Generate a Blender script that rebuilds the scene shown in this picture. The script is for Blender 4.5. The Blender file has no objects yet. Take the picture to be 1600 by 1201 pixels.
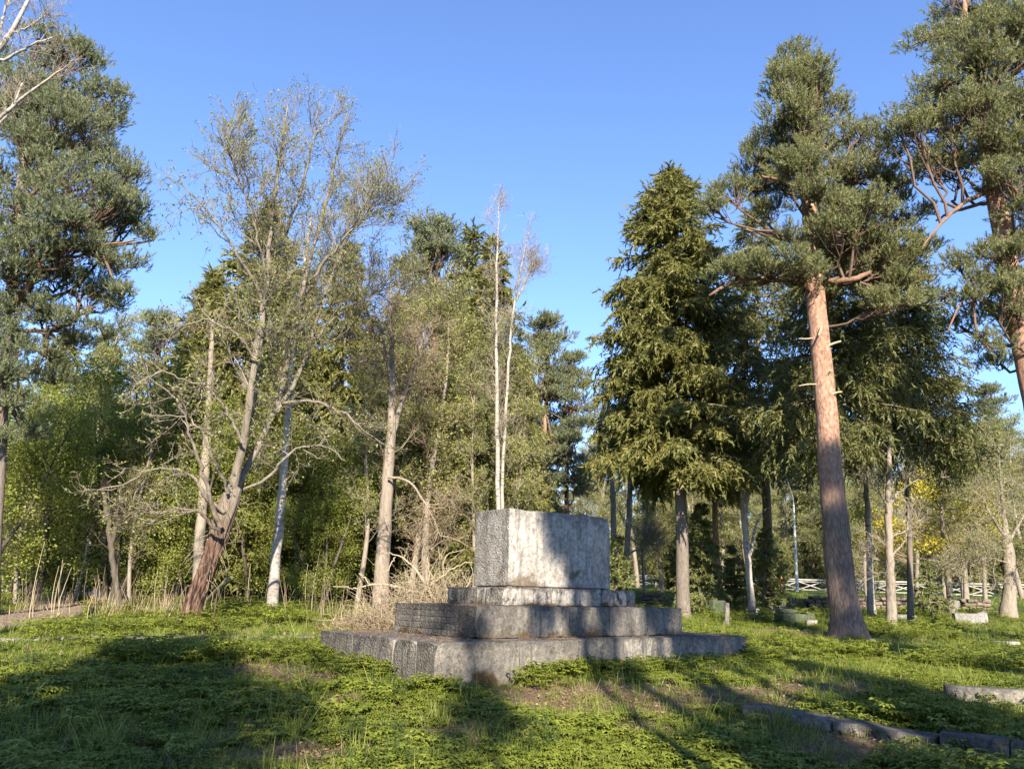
import bpy, math
import numpy as np
from mathutils import Vector, Matrix, Euler

# ------------------------------------------------------------------ camera, sky, sun, exposure
SC = bpy.context.scene
COL = SC.collection
F_PX, PITCH, ROLL, CAM_Z = 1250.0, math.radians(14.72), math.radians(1.17), 1.55
cam_d = bpy.data.cameras.new('camera')
cam_d.sensor_width = 36.0
cam_d.lens = F_PX / 1600.0 * 36.0
cam_d.clip_start, cam_d.clip_end = 0.1, 2000.0
cam = bpy.data.objects.new('camera', cam_d)
COL.objects.link(cam)
cam.matrix_world = (Matrix.Translation((0, 0, CAM_Z)) @ Matrix.Rotation(math.pi / 2 + PITCH, 4, 'X')
                    @ Matrix.Rotation(ROLL, 4, 'Z'))
SC.camera = cam

SUN_AZ, SUN_EL = math.radians(174.0), math.radians(29.0)      # azimuth from +Y towards +X
world = bpy.data.worlds.new('World')
SC.world = world
world.use_nodes = True
wn = world.node_tree
wn.nodes.clear()
w_out = wn.nodes.new('ShaderNodeOutputWorld')
w_bg = wn.nodes.new('ShaderNodeBackground')
w_sky = wn.nodes.new('ShaderNodeTexSky')
w_sky.sky_type = 'NISHITA'
w_sky.sun_disc = False
w_sky.sun_elevation = SUN_EL
w_sky.sun_rotation = SUN_AZ
w_sky.altitude = 50.0
w_sky.air_density = 1.0
w_sky.dust_density = 0.1
w_sky.ozone_density = 6.5
w_bg.inputs['Strength'].default_value = 0.115
w_tint = wn.nodes.new('ShaderNodeMix')          # a slightly violet spring sky, the same all round
w_tint.data_type = 'RGBA'; w_tint.blend_type = 'MULTIPLY'; w_tint.inputs[0].default_value = 1.0
w_tint.inputs[7].default_value = (1.03, 0.93, 0.97, 1.0)
wn.links.new(w_sky.outputs[0], w_tint.inputs[6])
wn.links.new(w_tint.outputs[2], w_bg.inputs['Color'])
wn.links.new(w_bg.outputs[0], w_out.inputs['Surface'])

sun_d = bpy.data.lights.new('sun', 'SUN')
sun_d.energy = 5.0
sun_d.angle = math.radians(0.53)
sun_d.color = (1.0, 0.89, 0.73)
sun = bpy.data.objects.new('sun', sun_d)
COL.objects.link(sun)
SUN_V = Vector((math.sin(SUN_AZ) * math.cos(SUN_EL), math.cos(SUN_AZ) * math.cos(SUN_EL), math.sin(SUN_EL)))
sun.rotation_euler = SUN_V.to_track_quat('Z', 'Y').to_euler()
sun.location = (0, 0, 40)

SC.view_settings.view_transform = 'Standard'
SC.view_settings.look = 'None'
SC.view_settings.gamma = 1.0
SC.view_settings.use_curve_mapping = False
SC.view_settings.exposure = 1.6
SC.render.engine = 'CYCLES'
SC.cycles.use_denoising = True
SC.cycles.max_bounces = 8
SC.cycles.diffuse_bounces = 6
SC.cycles.glossy_bounces = 2
SC.cycles.transmission_bounces = 6
SC.cycles.transparent_max_bounces = 4
SC.cycles.caustics_reflective = False
SC.cycles.caustics_refractive = False
SC.render.film_transparent = False

# ------------------------------------------------------------------ pixel rays and terrain
def ray(px, py):
    X, Y = px - 800.0, py - 600.5
    c, s = math.cos(ROLL), math.sin(ROLL)
    X, Y = X * c + Y * s, -X * s + Y * c
    v = (X / F_PX, 1.0, -Y / F_PX)
    c, s = math.cos(PITCH), math.sin(PITCH)
    return np.array((v[0], v[1] * c - v[2] * s, v[1] * s + v[2] * c))

def at(px, py, Y):
    """point on the photograph's ray at world depth Y"""
    r = ray(px, py)
    return np.array((0, 0, CAM_Z)) + r * (Y / r[1])

def smooth(a, b, x):
    t = np.clip((x - a) / (b - a), 0, 1)
    return t * t * (3 - 2 * t)

def wav(x, y):
    return (0.5 * np.sin(x * 0.9 + 1.3 * np.sin(y * 0.53)) * np.sin(y * 0.77 + 0.6)
            + 0.3 * np.sin(x * 2.1 + y * 1.7 + 0.4) + 0.2 * np.sin(x * 3.9 - y * 3.1))

ZR = ([-60, 0, 6, 11, 15.5, 20, 27, 33.2, 33.9, 53, 74, 110, 200, 600], [-1.7, -1.55, -1.42, -1.03, -1.01, -0.78, -0.5, -0.3, 0.02, 0.48, 1.1, 4.5, 10.0, 16.0])
ZL = ([-60, 0, 6, 11, 14, 20, 27, 34, 50, 66, 110, 200, 600], [-1.7, -1.55, -1.42, -1.02, -0.9, -0.62, -0.5, -0.52, -0.5, 0.1, 4.2, 10.0, 16.0])
def terrain(x, y):
    x = np.asarray(x, float); y = np.asarray(y, float)
    m = smooth(-3.0, 3.0, x - 0.05 * y)
    z = np.interp(y, *ZR) * m + np.interp(y, *ZL) * (1 - m)
    return z + CAM_Z + 0.035 * wav(x, y) * smooth(3, 9, np.abs(y))

def hit(px, py, lo=3.0, hi=90.0):
    r = ray(px, py)
    Y = lo
    while Y < hi:
        p = np.array((0, 0, CAM_Z)) + r * (Y / r[1])
        if p[2] <= terrain(p[0], p[1]):
            return p
        Y += 0.02
    return at(px, py, hi)

def gz(x, y): return float(terrain(x, y))
def ground_at(px, Y):
    """ground point under the column px at depth Y (near the horizon row)"""
    p = at(px, 930, Y)
    return np.array((p[0], Y, gz(p[0], Y)))

# ------------------------------------------------------------------ mesh helpers
def nrm(v):
    return v / (np.linalg.norm(v, axis=-1, keepdims=True) + 1e-9)

class MB:
    """collects tubes, blades and boxes; build() links them as one mesh object"""
    def __init__(self): self.v, self.q, self.t, self.n = [], [], [], 0
    def add(self, v, quads=None, tris=None, mat=0, smooth=False):
        v = np.asarray(v, float).reshape(-1, 3)
        if quads is not None and len(quads):
            self.q.append((np.asarray(quads, np.int64).reshape(-1, 4) + self.n, mat, smooth))
        if tris is not None and len(tris):
            self.t.append((np.asarray(tris, np.int64).reshape(-1, 3) + self.n, mat, smooth))
        self.v.append(v); self.n += len(v)
    def tubes(self, P, R, n=6, mat=0, cap=False):
        P = np.asarray(P, float); R = np.asarray(R, float)
        if P.ndim == 2: P, R = P[None], R[None]
        B, k, _ = P.shape
        if B == 0: return
        T = nrm(np.gradient(P, axis=1))
        mean = nrm(P[:, -1] - P[:, 0])
        ref = np.where(np.abs(mean[:, 2:3]) > 0.85, np.array([[1.0, 0.1, 0]]), np.array([[0.0, 0.05, 1]]))
        S = nrm(np.cross(T, ref[:, None, :])); U = np.cross(S, T)
        a = np.arange(n) * 2 * math.pi / n
        ring = S[:, :, None, :] * np.cos(a)[None, None, :, None] + U[:, :, None, :] * np.sin(a)[None, None, :, None]
        V = P[:, :, None, :] + ring * R[:, :, None, None]
        idx = np.arange(B * k * n).reshape(B, k, n)
        i0, i1 = idx[:, :-1], idx[:, 1:]
        q = np.stack([i0, np.roll(i0, -1, 2), np.roll(i1, -1, 2), i1], -1).reshape(-1, 4)
        tr = []
        if cap:
            for e in (0, -1):
                for b in range(B):
                    r = idx[b, e]
                    for j in range(1, n - 1):
                        tr.append((r[0], r[j], r[j + 1]))
        self.add(V.reshape(-1, 3), q, tr or None, mat, True)
    def blades(self, p, d, L, w, rng, mat=0):
        p = np.asarray(p); d = nrm(np.asarray(d)); N = len(p)
        if N == 0: return
        s = nrm(np.cross(d, rng.normal(size=(N, 3))))
        L = np.broadcast_to(L, (N,))[:, None]; w = np.broadcast_to(w, (N,))[:, None]
        V = np.stack([p - s * w / 2, p + s * w / 2, p + d * L], 1)
        self.add(V.reshape(-1, 3), None, np.arange(3 * N).reshape(N, 3), mat)
    def leaves(self, p, d, L, w, rng, mat=0, up=0.0):
        p = np.asarray(p); d = nrm(np.asarray(d)); N = len(p)
        if N == 0: return
        nn = rng.normal(size=(N, 3)); nn[:, 2] += up
        s = nrm(np.cross(d, nn))
        L = np.broadcast_to(L, (N,))[:, None]; w = np.broadcast_to(w, (N,))[:, None]
        V = np.stack([p, p + d * L * 0.45 + s * w / 2, p + d * L, p + d * L * 0.45 - s * w / 2], 1)
        self.add(V.reshape(-1, 3), np.arange(4 * N).reshape(N, 4), None, mat)
    def box(self, M, sx, sy, sz, mat=0):
        """box centred on M's origin"""
        c = np.array([(x, y, z) for x in (-.5, .5) for y in (-.5, .5) for z in (-.5, .5)]) * (sx, sy, sz)
        M = np.array(M)
        c = c @ M[:3, :3].T + M[:3, 3]
        self.add(c, [(0, 1, 3, 2), (4, 6, 7, 5), (0, 4, 5, 1), (2, 3, 7, 6), (0, 2, 6, 4), (1, 5, 7, 3)], None, mat)
    def bar(self, a, b, w, h, mat=0, up=(0, 0, 1)):
        a, b = np.asarray(a, float), np.asarray(b, float)
        t = nrm(b - a); s = nrm(np.cross(t, up)); u = np.cross(s, t)
        M = np.eye(4); M[:3, 0], M[:3, 1], M[:3, 2], M[:3, 3] = t, s, u, (a + b) / 2
        self.box(M, np.linalg.norm(b - a), w, h, mat)
    def mesh(self, name, mats, origin=None):
        me = bpy.data.meshes.new(name)
        V = np.concatenate(self.v) if self.v else np.zeros((0, 3))
        if origin is not None: V = V - np.asarray(origin)
        qs, ts = self.q, self.t
        nq = sum(len(x[0]) for x in qs); nt = sum(len(x[0]) for x in ts)
        loops = np.concatenate([x[0].ravel() for x in qs] + [x[0].ravel() for x in ts]) if nq + nt else np.zeros(0, int)
        starts = np.concatenate([np.arange(nq) * 4, nq * 4 + np.arange(nt) * 3])
        mi = np.concatenate([np.full(len(x[0]), x[1]) for x in qs + ts]) if nq + nt else np.zeros(0, int)
        sm = np.concatenate([np.full(len(x[0]), x[2]) for x in qs + ts]) if nq + nt else np.zeros(0, bool)
        me.vertices.add(len(V)); me.vertices.foreach_set('co', V.astype(np.float32).ravel())
        me.loops.add(len(loops)); me.loops.foreach_set('vertex_index', loops.astype(np.int32))
        me.polygons.add(nq + nt); me.polygons.foreach_set('loop_start', starts.astype(np.int32))
        me.polygons.foreach_set('material_index', mi.astype(np.int32))
        me.polygons.foreach_set('use_smooth', sm.astype(bool))
        for m in (mats if isinstance(mats, (list, tuple)) else [mats]): me.materials.append(m)
        me.update(calc_edges=True)
        return me
    def build(self, name, mats, parent=None, origin=None):
        o = bpy.data.objects.new(name, self.mesh(name, mats, origin))
        COL.objects.link(o)
        if parent is not None: o.parent = parent
        return o

def thing(name, label, cat, loc=(0, 0, 0), group=None):
    o = bpy.data.objects.new(name, None); COL.objects.link(o)
    o.empty_display_size = 0.2
    o.location = [float(c) for c in loc]
    o['label'] = label; o['category'] = cat
    if group: o['group'] = group
    return o
def tag(o, label, cat, group=None):
    o['label'] = label; o['category'] = cat
    if group: o['group'] = group
    return o
def kind(o, k): o['kind'] = k; return o

def copy_thing(root, loc, rz, s, label, group=None, tilt=(0, 0)):
    r = root.copy(); COL.objects.link(r)
    r.location = [float(c) for c in loc]; r.rotation_euler = (tilt[0], tilt[1], rz)
    r.scale = s if isinstance(s, (tuple, list)) else (s, s, s)
    r['label'] = label
    if group: r['group'] = group
    elif 'group' in r: del r['group']
    for ch in list(root.children):
        c = ch.copy(); COL.objects.link(c); c.parent = r
        for g in list(ch.children):
            d = g.copy(); COL.objects.link(d); d.parent = c
    return r

# ------------------------------------------------------------------ materials
def new_mat(name):
    m = bpy.data.materials.new(name); m.use_nodes = True
    m.node_tree.nodes.clear()
    return m, m.node_tree.nodes, m.node_tree.links
def N(nodes, t, **kw):
    n = nodes.new(t)
    for k, v in kw.items():
        if k in n.inputs: n.inputs[k].default_value = v
        else: setattr(n, k, v)
    return n
def ramp(nodes, stops, interp='LINEAR'):
    r = nodes.new('ShaderNodeValToRGB'); r.color_ramp.interpolation = interp
    e = r.color_ramp.elements
    while len(e) > 1: e.remove(e[-1])
    e[0].position = stops[0][0]; e[0].color = tuple(stops[0][1]) + (1,) if len(stops[0][1]) == 3 else stops[0][1]
    for p, c in stops[1:]:
        x = e.new(p); x.color = tuple(c) + (1,)
    return r
def g3(v): return (v, v, v)
def noise(nodes, links, scale, detail=6.0, rough=0.6, vec=None, dist=0.0):
    n = N(nodes, 'ShaderNodeTexNoise', Scale=scale, Detail=detail, Roughness=rough, Distortion=dist)
    if vec is not None: links.new(vec, n.inputs['Vector'])
    return n
def mixc(nodes, links, fac, a, b, mode='MIX'):
    m = nodes.new('ShaderNodeMix'); m.data_type = 'RGBA'; m.blend_type = mode
    for sock, v in ((m.inputs[0], fac), (m.inputs[6], a), (m.inputs[7], b)):
        if hasattr(v, 'is_linked') or hasattr(v, 'links'): links.new(v, sock)
        elif isinstance(v, (int, float)): sock.default_value = v
        else: sock.default_value = tuple(v) + (1,) if len(v) == 3 else v
    return m.outputs[2]
def mapped(nodes, links, scale=(1, 1, 1), coord='Object'):
    tc = nodes.new('ShaderNodeTexCoord'); mp = nodes.new('ShaderNodeMapping')
    mp.inputs['Scale'].default_value = scale
    links.new(tc.outputs[coord], mp.inputs['Vector'])
    return mp.outputs[0]
def finish(nodes, links, color, rough=0.85, bump=None, strength=0.5, dist=0.02, spec=0.25):
    p = N(nodes, 'ShaderNodeBsdfPrincipled', Roughness=rough)
    p.inputs['Specular IOR Level'].default_value = spec
    if hasattr(color, 'links'): links.new(color, p.inputs['Base Color'])
    else: p.inputs['Base Color'].default_value = tuple(color) + (1,)
    if bump is not None:
        b = N(nodes, 'ShaderNodeBump', Strength=strength, Distance=dist)
        links.new(bump, b.inputs['Height']); links.new(b.outputs[0], p.inputs['Normal'])
    o = nodes.new('ShaderNodeOutputMaterial'); links.new(p.outputs[0], o.inputs['Surface'])
    return p

def mat_foliage(name, stops, transl=0.3, rough=0.55, spec=0.3, clump=None):
    m, n, l = new_mat(name)
    geo = n.new('ShaderNodeNewGeometry')
    r = ramp(n, stops)
    l.new(geo.outputs['Random Per Island'], r.inputs[0])
    col = r.outputs[0]
    if clump:
        nz = noise(n, l, clump[0], 2.0, 0.5, mapped(n, l))
        rr = ramp(n, [(0.38, g3(0.0)), (0.62, g3(1.0))]); l.new(nz.outputs[0], rr.inputs[0])
        col = mixc(n, l, rr.outputs[0], col, mixc(n, l, 1.0, col, clump[1], 'MULTIPLY'))
    p = N(n, 'ShaderNodeBsdfPrincipled', Roughness=rough); p.inputs['Specular IOR Level'].default_value = spec
    t = n.new('ShaderNodeBsdfTranslucent')
    l.new(col, p.inputs['Base Color']); l.new(col, t.inputs['Color'])
    mx = n.new('ShaderNodeMixShader'); mx.inputs[0].default_value = transl
    l.new(p.outputs[0], mx.inputs[1]); l.new(t.outputs[0], mx.inputs[2])
    o = n.new('ShaderNodeOutputMaterial'); l.new(mx.outputs[0], o.inputs['Surface'])
    return m

def mat_bark(name, dark, light, scale=(9, 9, 2.2), strength=0.9, dist=0.03, extra=None):
    m, n, l = new_mat(name)
    v = mapped(n, l, scale)
    a = noise(n, l, 1.6, 8, 0.65, v, 0.6)
    b = noise(n, l, 0.35, 3, 0.5, v)
    r = ramp(n, [(0.32, dark), (0.5, [(x + y) / 2 for x, y in zip(dark, light)]), (0.68, light)])
    l.new(a.outputs[0], r.inputs[0])
    col = mixc(n, l, 0.45, r.outputs[0], mixc(n, l, b.outputs[0], dark, light))
    if extra: col = extra(n, l, col)
    finish(n, l, col, 0.9, a.outputs[0], strength, dist, 0.15)
    return m

def pine_extra(lo, hi):
    def f(n, l, col):
        pv = mapped(n, l, (17, 17, 3.4)); wn_ = noise(n, l, 2.0, 4, .6, pv)
        vec = mixc(n, l, 0.9, pv, wn_.outputs['Color'], 'ADD')
        pl = N(n, 'ShaderNodeTexVoronoi', Scale=1.0); pl.feature = 'DISTANCE_TO_EDGE'; l.new(vec, pl.inputs['Vector'])
        pr = ramp(n, [(0.0, g3(0.55)), (0.12, g3(0.9)), (0.32, g3(1.08))]); l.new(pl.outputs['Distance'], pr.inputs[0])
        col = mixc(n, l, 1.0, col, pr.outputs[0], 'MULTIPLY')
        tc = n.new('ShaderNodeTexCoord'); sp = n.new('ShaderNodeSeparateXYZ'); l.new(tc.outputs['Object'], sp.inputs[0])
        nz = noise(n, l, 3.0, 4, 0.6, tc.outputs['Object'])
        ad = N(n, 'ShaderNodeMath', operation='MULTIPLY_ADD'); l.new(nz.outputs[0], ad.inputs[0]); ad.inputs[1].default_value = 2.5
        l.new(sp.outputs[2], ad.inputs[2])
        mr = N(n, 'ShaderNodeMapRange'); mr.inputs[1].default_value = lo + 1.2; mr.inputs[2].default_value = hi + 1.2
        l.new(ad.outputs[0], mr.inputs[0])
        v = mapped(n, l, (7, 7, 4))
        fl = noise(n, l, 2.0, 5, 0.6, v)
        r = ramp(n, [(0.3, (0.15, 0.08, 0.052)), (0.5, (0.29, 0.17, 0.118)), (0.7, (0.42, 0.275, 0.20))]); l.new(fl.outputs[0], r.inputs[0])
        return mixc(n, l, mr.outputs[0], col, r.outputs[0])
    return f
def birch_extra(n, l, col):
    v = mapped(n, l, (4.0, 4.0, 13.0))
    a = noise(n, l, 1.1, 8, 0.72, v, 0.8)
    r = ramp(n, [(0.36, g3(1.0)), (0.48, g3(0.0))]); l.new(a.outputs[0], r.inputs[0])
    w = noise(n, l, 2.0, 3, 0.5, mapped(n, l, (1, 1, 1)))
    wc = mixc(n, l, w.outputs[0], (0.20, 0.175, 0.15), (0.42, 0.38, 0.335))
    c = mixc(n, l, r.outputs[0], wc, (0.07, 0.06, 0.05))
    tc = n.new('ShaderNodeTexCoord'); sp = n.new('ShaderNodeSeparateXYZ'); l.new(tc.outputs['Object'], sp.inputs[0])
    mr = N(n, 'ShaderNodeMapRange'); mr.inputs[1].default_value = 0.05; mr.inputs[2].default_value = 1.0; l.new(sp.outputs[2], mr.inputs[0])
    return mixc(n, l, mr.outputs[0], mixc(n, l, 0.55, c, col), c)
def willow_extra(n, l, col):
    tc = n.new('ShaderNodeTexCoord'); sp = n.new('ShaderNodeSeparateXYZ'); l.new(tc.outputs['Object'], sp.inputs[0])
    nz = noise(n, l, 2.5, 4, 0.6, tc.outputs['Object'])
    ad = N(n, 'ShaderNodeMath', operation='MULTIPLY_ADD'); l.new(nz.outputs[0], ad.inputs[0]); ad.inputs[1].default_value = 1.6
    l.new(sp.outputs[2], ad.inputs[2])
    mr = N(n, 'ShaderNodeMapRange'); mr.inputs[1].default_value = 2.3; mr.inputs[2].default_value = 3.6; l.new(ad.outputs[0], mr.inputs[0])
    v = mapped(n, l, (11, 11, 1.6))
    a = noise(n, l, 1.3, 7, 0.65, v, 0.8)
    r = ramp(n, [(0.40, (0.016, 0.010, 0.008)), (0.5, (0.085, 0.050, 0.036)), (0.64, (0.21, 0.135, 0.10))]); l.new(a.outputs[0], r.inputs[0])
    return mixc(n, l, mr.outputs[0], r.outputs[0], col)

M = {}
M['pine_bark'] = mat_bark('pine_bark', (0.078, 0.058, 0.046), (0.31, 0.225, 0.175), (10, 10, 1.8), 1.0, 0.04, pine_extra(2.6, 4.8))
M['pine_bark_far'] = mat_bark('pine_bark_far', (0.07, 0.045, 0.035), (0.26, 0.17, 0.13), (8, 8, 2), 0.8, 0.03, pine_extra(1.5, 3.0))
M['pine_limb'] = mat_bark('pine_limb', (0.10, 0.058, 0.038), (0.27, 0.165, 0.115), (8, 8, 5), 0.6, 0.02)
M['pine_bough'] = mat_bark('pine_bough', (0.06, 0.04, 0.03), (0.19, 0.125, 0.092), (8, 8, 5), 0.6, 0.02)
M['spruce_bark'] = mat_bark('spruce_bark', (0.06, 0.05, 0.042), (0.24, 0.20, 0.165), (11, 11, 4), 0.9, 0.025)
M['birch_bark'] = mat_bark('birch_bark', (0.07, 0.06, 0.05), (0.30, 0.27, 0.24), (10, 10, 3), 0.5, 0.015, birch_extra)
M['willow_bark'] = mat_bark('willow_bark', (0.06, 0.048, 0.036), (0.30, 0.26, 0.205), (10, 10, 1.7), 1.0, 0.05, willow_extra)
M['snag_bark'] = mat_bark('snag_bark', (0.10, 0.078, 0.06), (0.34, 0.285, 0.23), (9, 9, 1.6), 0.9, 0.025)
M['grey_bark'] = mat_bark('grey_bark', (0.09, 0.075, 0.06), (0.34, 0.29, 0.23), (10, 10, 2.4), 0.7, 0.02)
M['dark_bark'] = mat_bark('dark_bark', (0.035, 0.03, 0.024), (0.13, 0.11, 0.085), (10, 10, 2.4), 0.8, 0.02)
M['twig_grey'] = mat_foliage('twig_grey', [(0, (0.15, 0.125, 0.09)), (0.5, (0.25, 0.21, 0.155)), (1, (0.36, 0.32, 0.25))], 0.0, 0.8, 0.15)
M['twig_brown'] = mat_foliage('twig_brown', [(0, (0.125, 0.092, 0.061)), (0.5, (0.217, 0.165, 0.110)), (1, (0.319, 0.257, 0.184))], 0.0, 0.8, 0.15)
M['twig_pale'] = mat_foliage('twig_pale', [(0, (0.216, 0.166, 0.108)), (0.5, (0.302, 0.245, 0.158)), (1, (0.396, 0.331, 0.230))], 0.0, 0.8, 0.2)
M['twig_willow'] = mat_foliage('twig_willow', [(0, (0.10, 0.082, 0.06)), (0.5, (0.175, 0.148, 0.112)), (1, (0.26, 0.228, 0.178))], 0.0, 0.8, 0.15)
M['twig_dark'] = mat_foliage('twig_dark', [(0, (0.035, 0.028, 0.022)), (1, (0.085, 0.065, 0.05))], 0.0, 0.85, 0.1)
M['pine_needles'] = mat_foliage('pine_needles', [(0, (0.139, 0.148, 0.056)), (0.5, (0.218, 0.225, 0.093)), (1, (0.304, 0.298, 0.139))], 0.4, 0.5, 0.35, (0.8, (0.85, 0.88, 0.85)))
M['pine_needles_blue'] = mat_foliage('pine_needles_blue', [(0, (0.129, 0.146, 0.068)), (0.5, (0.201, 0.220, 0.112)), (1, (0.278, 0.292, 0.163))], 0.4, 0.5, 0.35, (0.8, (0.85, 0.9, 0.9)))
M['spruce_needles'] = mat_foliage('spruce_needles', [(0, (0.106, 0.112, 0.027)), (0.5, (0.194, 0.190, 0.053)), (1, (0.288, 0.263, 0.088))], 0.42, 0.55, 0.3, (0.9, (0.8, 0.85, 0.85)))
M['spruce_dark'] = mat_foliage('spruce_dark', [(0, (0.080, 0.090, 0.026)), (0.5, (0.152, 0.160, 0.051)), (1, (0.239, 0.229, 0.084))], 0.4, 0.55, 0.3, (0.9, (0.8, 0.82, 0.85)))
M['young_needles'] = mat_foliage('young_needles', [(0, (0.111, 0.137, 0.039)), (0.5, (0.195, 0.221, 0.072)), (1, (0.286, 0.299, 0.117))], 0.42, 0.5, 0.3)
M['fresh_leaf'] = mat_foliage('fresh_leaf', [(0, (0.164, 0.196, 0.033)), (0.5, (0.265, 0.297, 0.056)), (1, (0.380, 0.392, 0.101))], 0.5, 0.5, 0.35, (0.5, (0.82, 0.85, 0.82)))
M['bud_leaf'] = mat_foliage('bud_leaf', [(0, (0.163, 0.190, 0.044)), (0.5, (0.252, 0.276, 0.073)), (1, (0.361, 0.368, 0.127))], 0.45, 0.55, 0.3)
M['yellow_bloom'] = mat_foliage('yellow_bloom', [(0, (0.31, 0.27, 0.025)), (0.5, (0.48, 0.42, 0.038)), (1, (0.62, 0.55, 0.08))], 0.35, 0.55, 0.3)
M['herb_leaf'] = mat_foliage('herb_leaf', [(0, (0.118, 0.157, 0.018)), (0.5, (0.213, 0.252, 0.034)), (1, (0.325, 0.347, 0.060))], 0.40, 0.5, 0.35, (0.7, (0.82, 0.85, 0.8)))
M['herb_dark'] = mat_foliage('herb_dark', [(0, (0.06, 0.10, 0.02)), (0.5, (0.11, 0.155, 0.034)), (1, (0.17, 0.205, 0.06))], 0.38, 0.5, 0.35)
M['grass_blade'] = mat_foliage('grass_blade', [(0, (0.110, 0.149, 0.018)), (0.6, (0.209, 0.259, 0.038)), (0.9, (0.264, 0.292, 0.065)), (1, (0.396, 0.330, 0.150))], 0.40, 0.5, 0.3)
M['dry_grass'] = mat_foliage('dry_grass', [(0, (0.22, 0.16, 0.09)), (0.5, (0.38, 0.29, 0.17)), (1, (0.52, 0.42, 0.27))], 0.25, 0.7, 0.2)
M['dead_leaf'] = mat_foliage('dead_leaf', [(0, (0.085, 0.045, 0.025)), (0.5, (0.20, 0.115, 0.065)), (1, (0.36, 0.23, 0.14))], 0.15, 0.7, 0.2)
# ------------------------------------------------------------------ growing things
def rngs(s): return np.random.default_rng(s)

def grow(start, dirs, L, k, rng, wander=0.25, trop=(0, 0, 0.0)):
    p = np.asarray(start, float); d = nrm(np.asarray(dirs, float)); B = len(p)
    L = np.broadcast_to(L, (B,)); out = [p]
    tr = np.asarray(trop, float)
    for i in range(k - 1):
        d = nrm(d + wander * rng.normal(size=(B, 3)) + tr)
        p = p + d * (L / (k - 1))[:, None]
        out.append(p)
    return np.stack(out, 1)

def sample(P, idx, t):
    k = P.shape[1]; f = t * (k - 1); i = np.minimum(f.astype(int), k - 2); u = (f - i)[:, None]
    a, b = P[idx, i], P[idx, i + 1]
    return a * (1 - u) + b * u, nrm(b - a)

def kids(P, L, n, rng, t0=0.25, t1=1.0, ang=(30, 60), up=0.0):
    """n side shoots from every polyline: start points, directions, parent index, position"""
    B = len(P)
    idx = np.repeat(np.arange(B), n)
    t = t0 + (t1 - t0) * rng.random(len(idx)) ** 0.9
    s, tan = sample(P, idx, t)
    a = np.radians(rng.uniform(ang[0], ang[1], len(idx)))[:, None]
    side = nrm(np.cross(tan, rng.normal(size=(len(idx), 3))))
    d = tan * np.cos(a) + side * np.sin(a); d[:, 2] += up
    return s, nrm(d), idx, t

def taper(B, k, r0, r1):
    r0 = np.broadcast_to(r0, (B,))[:, None]; r1 = np.broadcast_to(r1, (B,))[:, None]
    return r0 + (r1 - r0) * np.linspace(0, 1, k)[None]

def refine(path, rad, m, rng=None, wob=0.0):
    """resample a hand-placed trunk path smoothly to m points"""
    path = np.asarray(path, float); rad = np.asarray(rad, float)
    s = np.concatenate([[0], np.cumsum(np.linalg.norm(np.diff(path, axis=0), axis=1))]); s /= s[-1]
    u = np.linspace(0, 1, m)
    P = np.stack([np.interp(u, s, path[:, c]) for c in range(3)], 1); R = np.interp(u, s, rad)
    for _ in range(2):
        P[1:-1] = 0.25 * P[:-2] + 0.5 * P[1:-1] + 0.25 * P[2:]; R[1:-1] = 0.25 * R[:-2] + 0.5 * R[1:-1] + 0.25 * R[2:]
    if rng is not None and wob: P[1:-1] += rng.normal(size=(m - 2, 3)) * wob
    return P, R

def trunk_mesh(P, R, rng, n=14, flare=0.0, lump=0.06, mats=None, roots=5, ridge=0.0):
    """one trunk: round, lumpy, with root flare at the foot"""
    mb = MB()
    k = len(P)
    T = nrm(np.gradient(P, axis=0)); S = nrm(np.cross(T, [[0.0, 1, 0.03]])); U = np.cross(S, T)
    a = np.arange(n) * 2 * math.pi / n
    ph = rng.uniform(0, 6.28, 4)
    h = np.linalg.norm(P - P[0], axis=1)
    A, H = np.meshgrid(a, h)
    w = 1 + lump * (np.sin(2 * A + ph[0] + H * .7) * .5 + np.sin(3 * A + ph[1] - H * 1.1) * .5 + .6 * np.sin(H * 2.3 + ph[2] + A))
    w += flare * np.exp(-H / 0.28) * (0.55 + 0.45 * np.cos(roots * A + ph[3]))
    if ridge: w += ridge * (np.abs(np.sin(4.5 * A + 1.3 * H + ph[1])) - .6 + .6 * np.sin(9 * A - 1.9 * H + ph[2] + 1.5 * np.sin(2.1 * H)) * .6 + .25 * np.sin(17 * A + 3 * H))
    rr = R[:, None] * w
    V = P[:, None, :] + (S[:, None, :] * np.cos(A)[..., None] + U[:, None, :] * np.sin(A)[..., None]) * rr[..., None]
    idx = np.arange(k * n).reshape(k, n)
    q = np.stack([idx[:-1], np.roll(idx[:-1], -1, 1), np.roll(idx[1:], -1, 1), idx[1:]], -1).reshape(-1, 4)
    c = len(V.reshape(-1, 3))
    top = [(idx[-1, j], idx[-1, (j + 1) % n], c) for j in range(n)]
    mb.add(np.concatenate([V.reshape(-1, 3), P[-1:] + T[-1:] * R[-1] * .6]), q, top, 0, True)
    return mb

def needle_shoots(mb, p, d, rng, shoot=0.2, nb=12, L=0.10, w=0.011, mat=1, spread=(18, 62)):
    """bottlebrush shoots: nb needle blades round every shoot axis"""
    n = len(p)
    if n == 0: return
    u = np.tile((np.arange(nb) + 0.5) / nb, n)
    pp = np.repeat(p, nb, 0); dd = np.repeat(nrm(d), nb, 0)
    side = nrm(np.cross(dd, rng.normal(size=dd.shape)))
    a = np.radians(rng.uniform(spread[0], spread[1], len(dd)))[:, None]
    mb.blades(pp + dd * (u * shoot)[:, None], dd * np.cos(a) + side * np.sin(a), L * rng.uniform(.75, 1.2, len(dd)), w, rng, mat)

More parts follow.
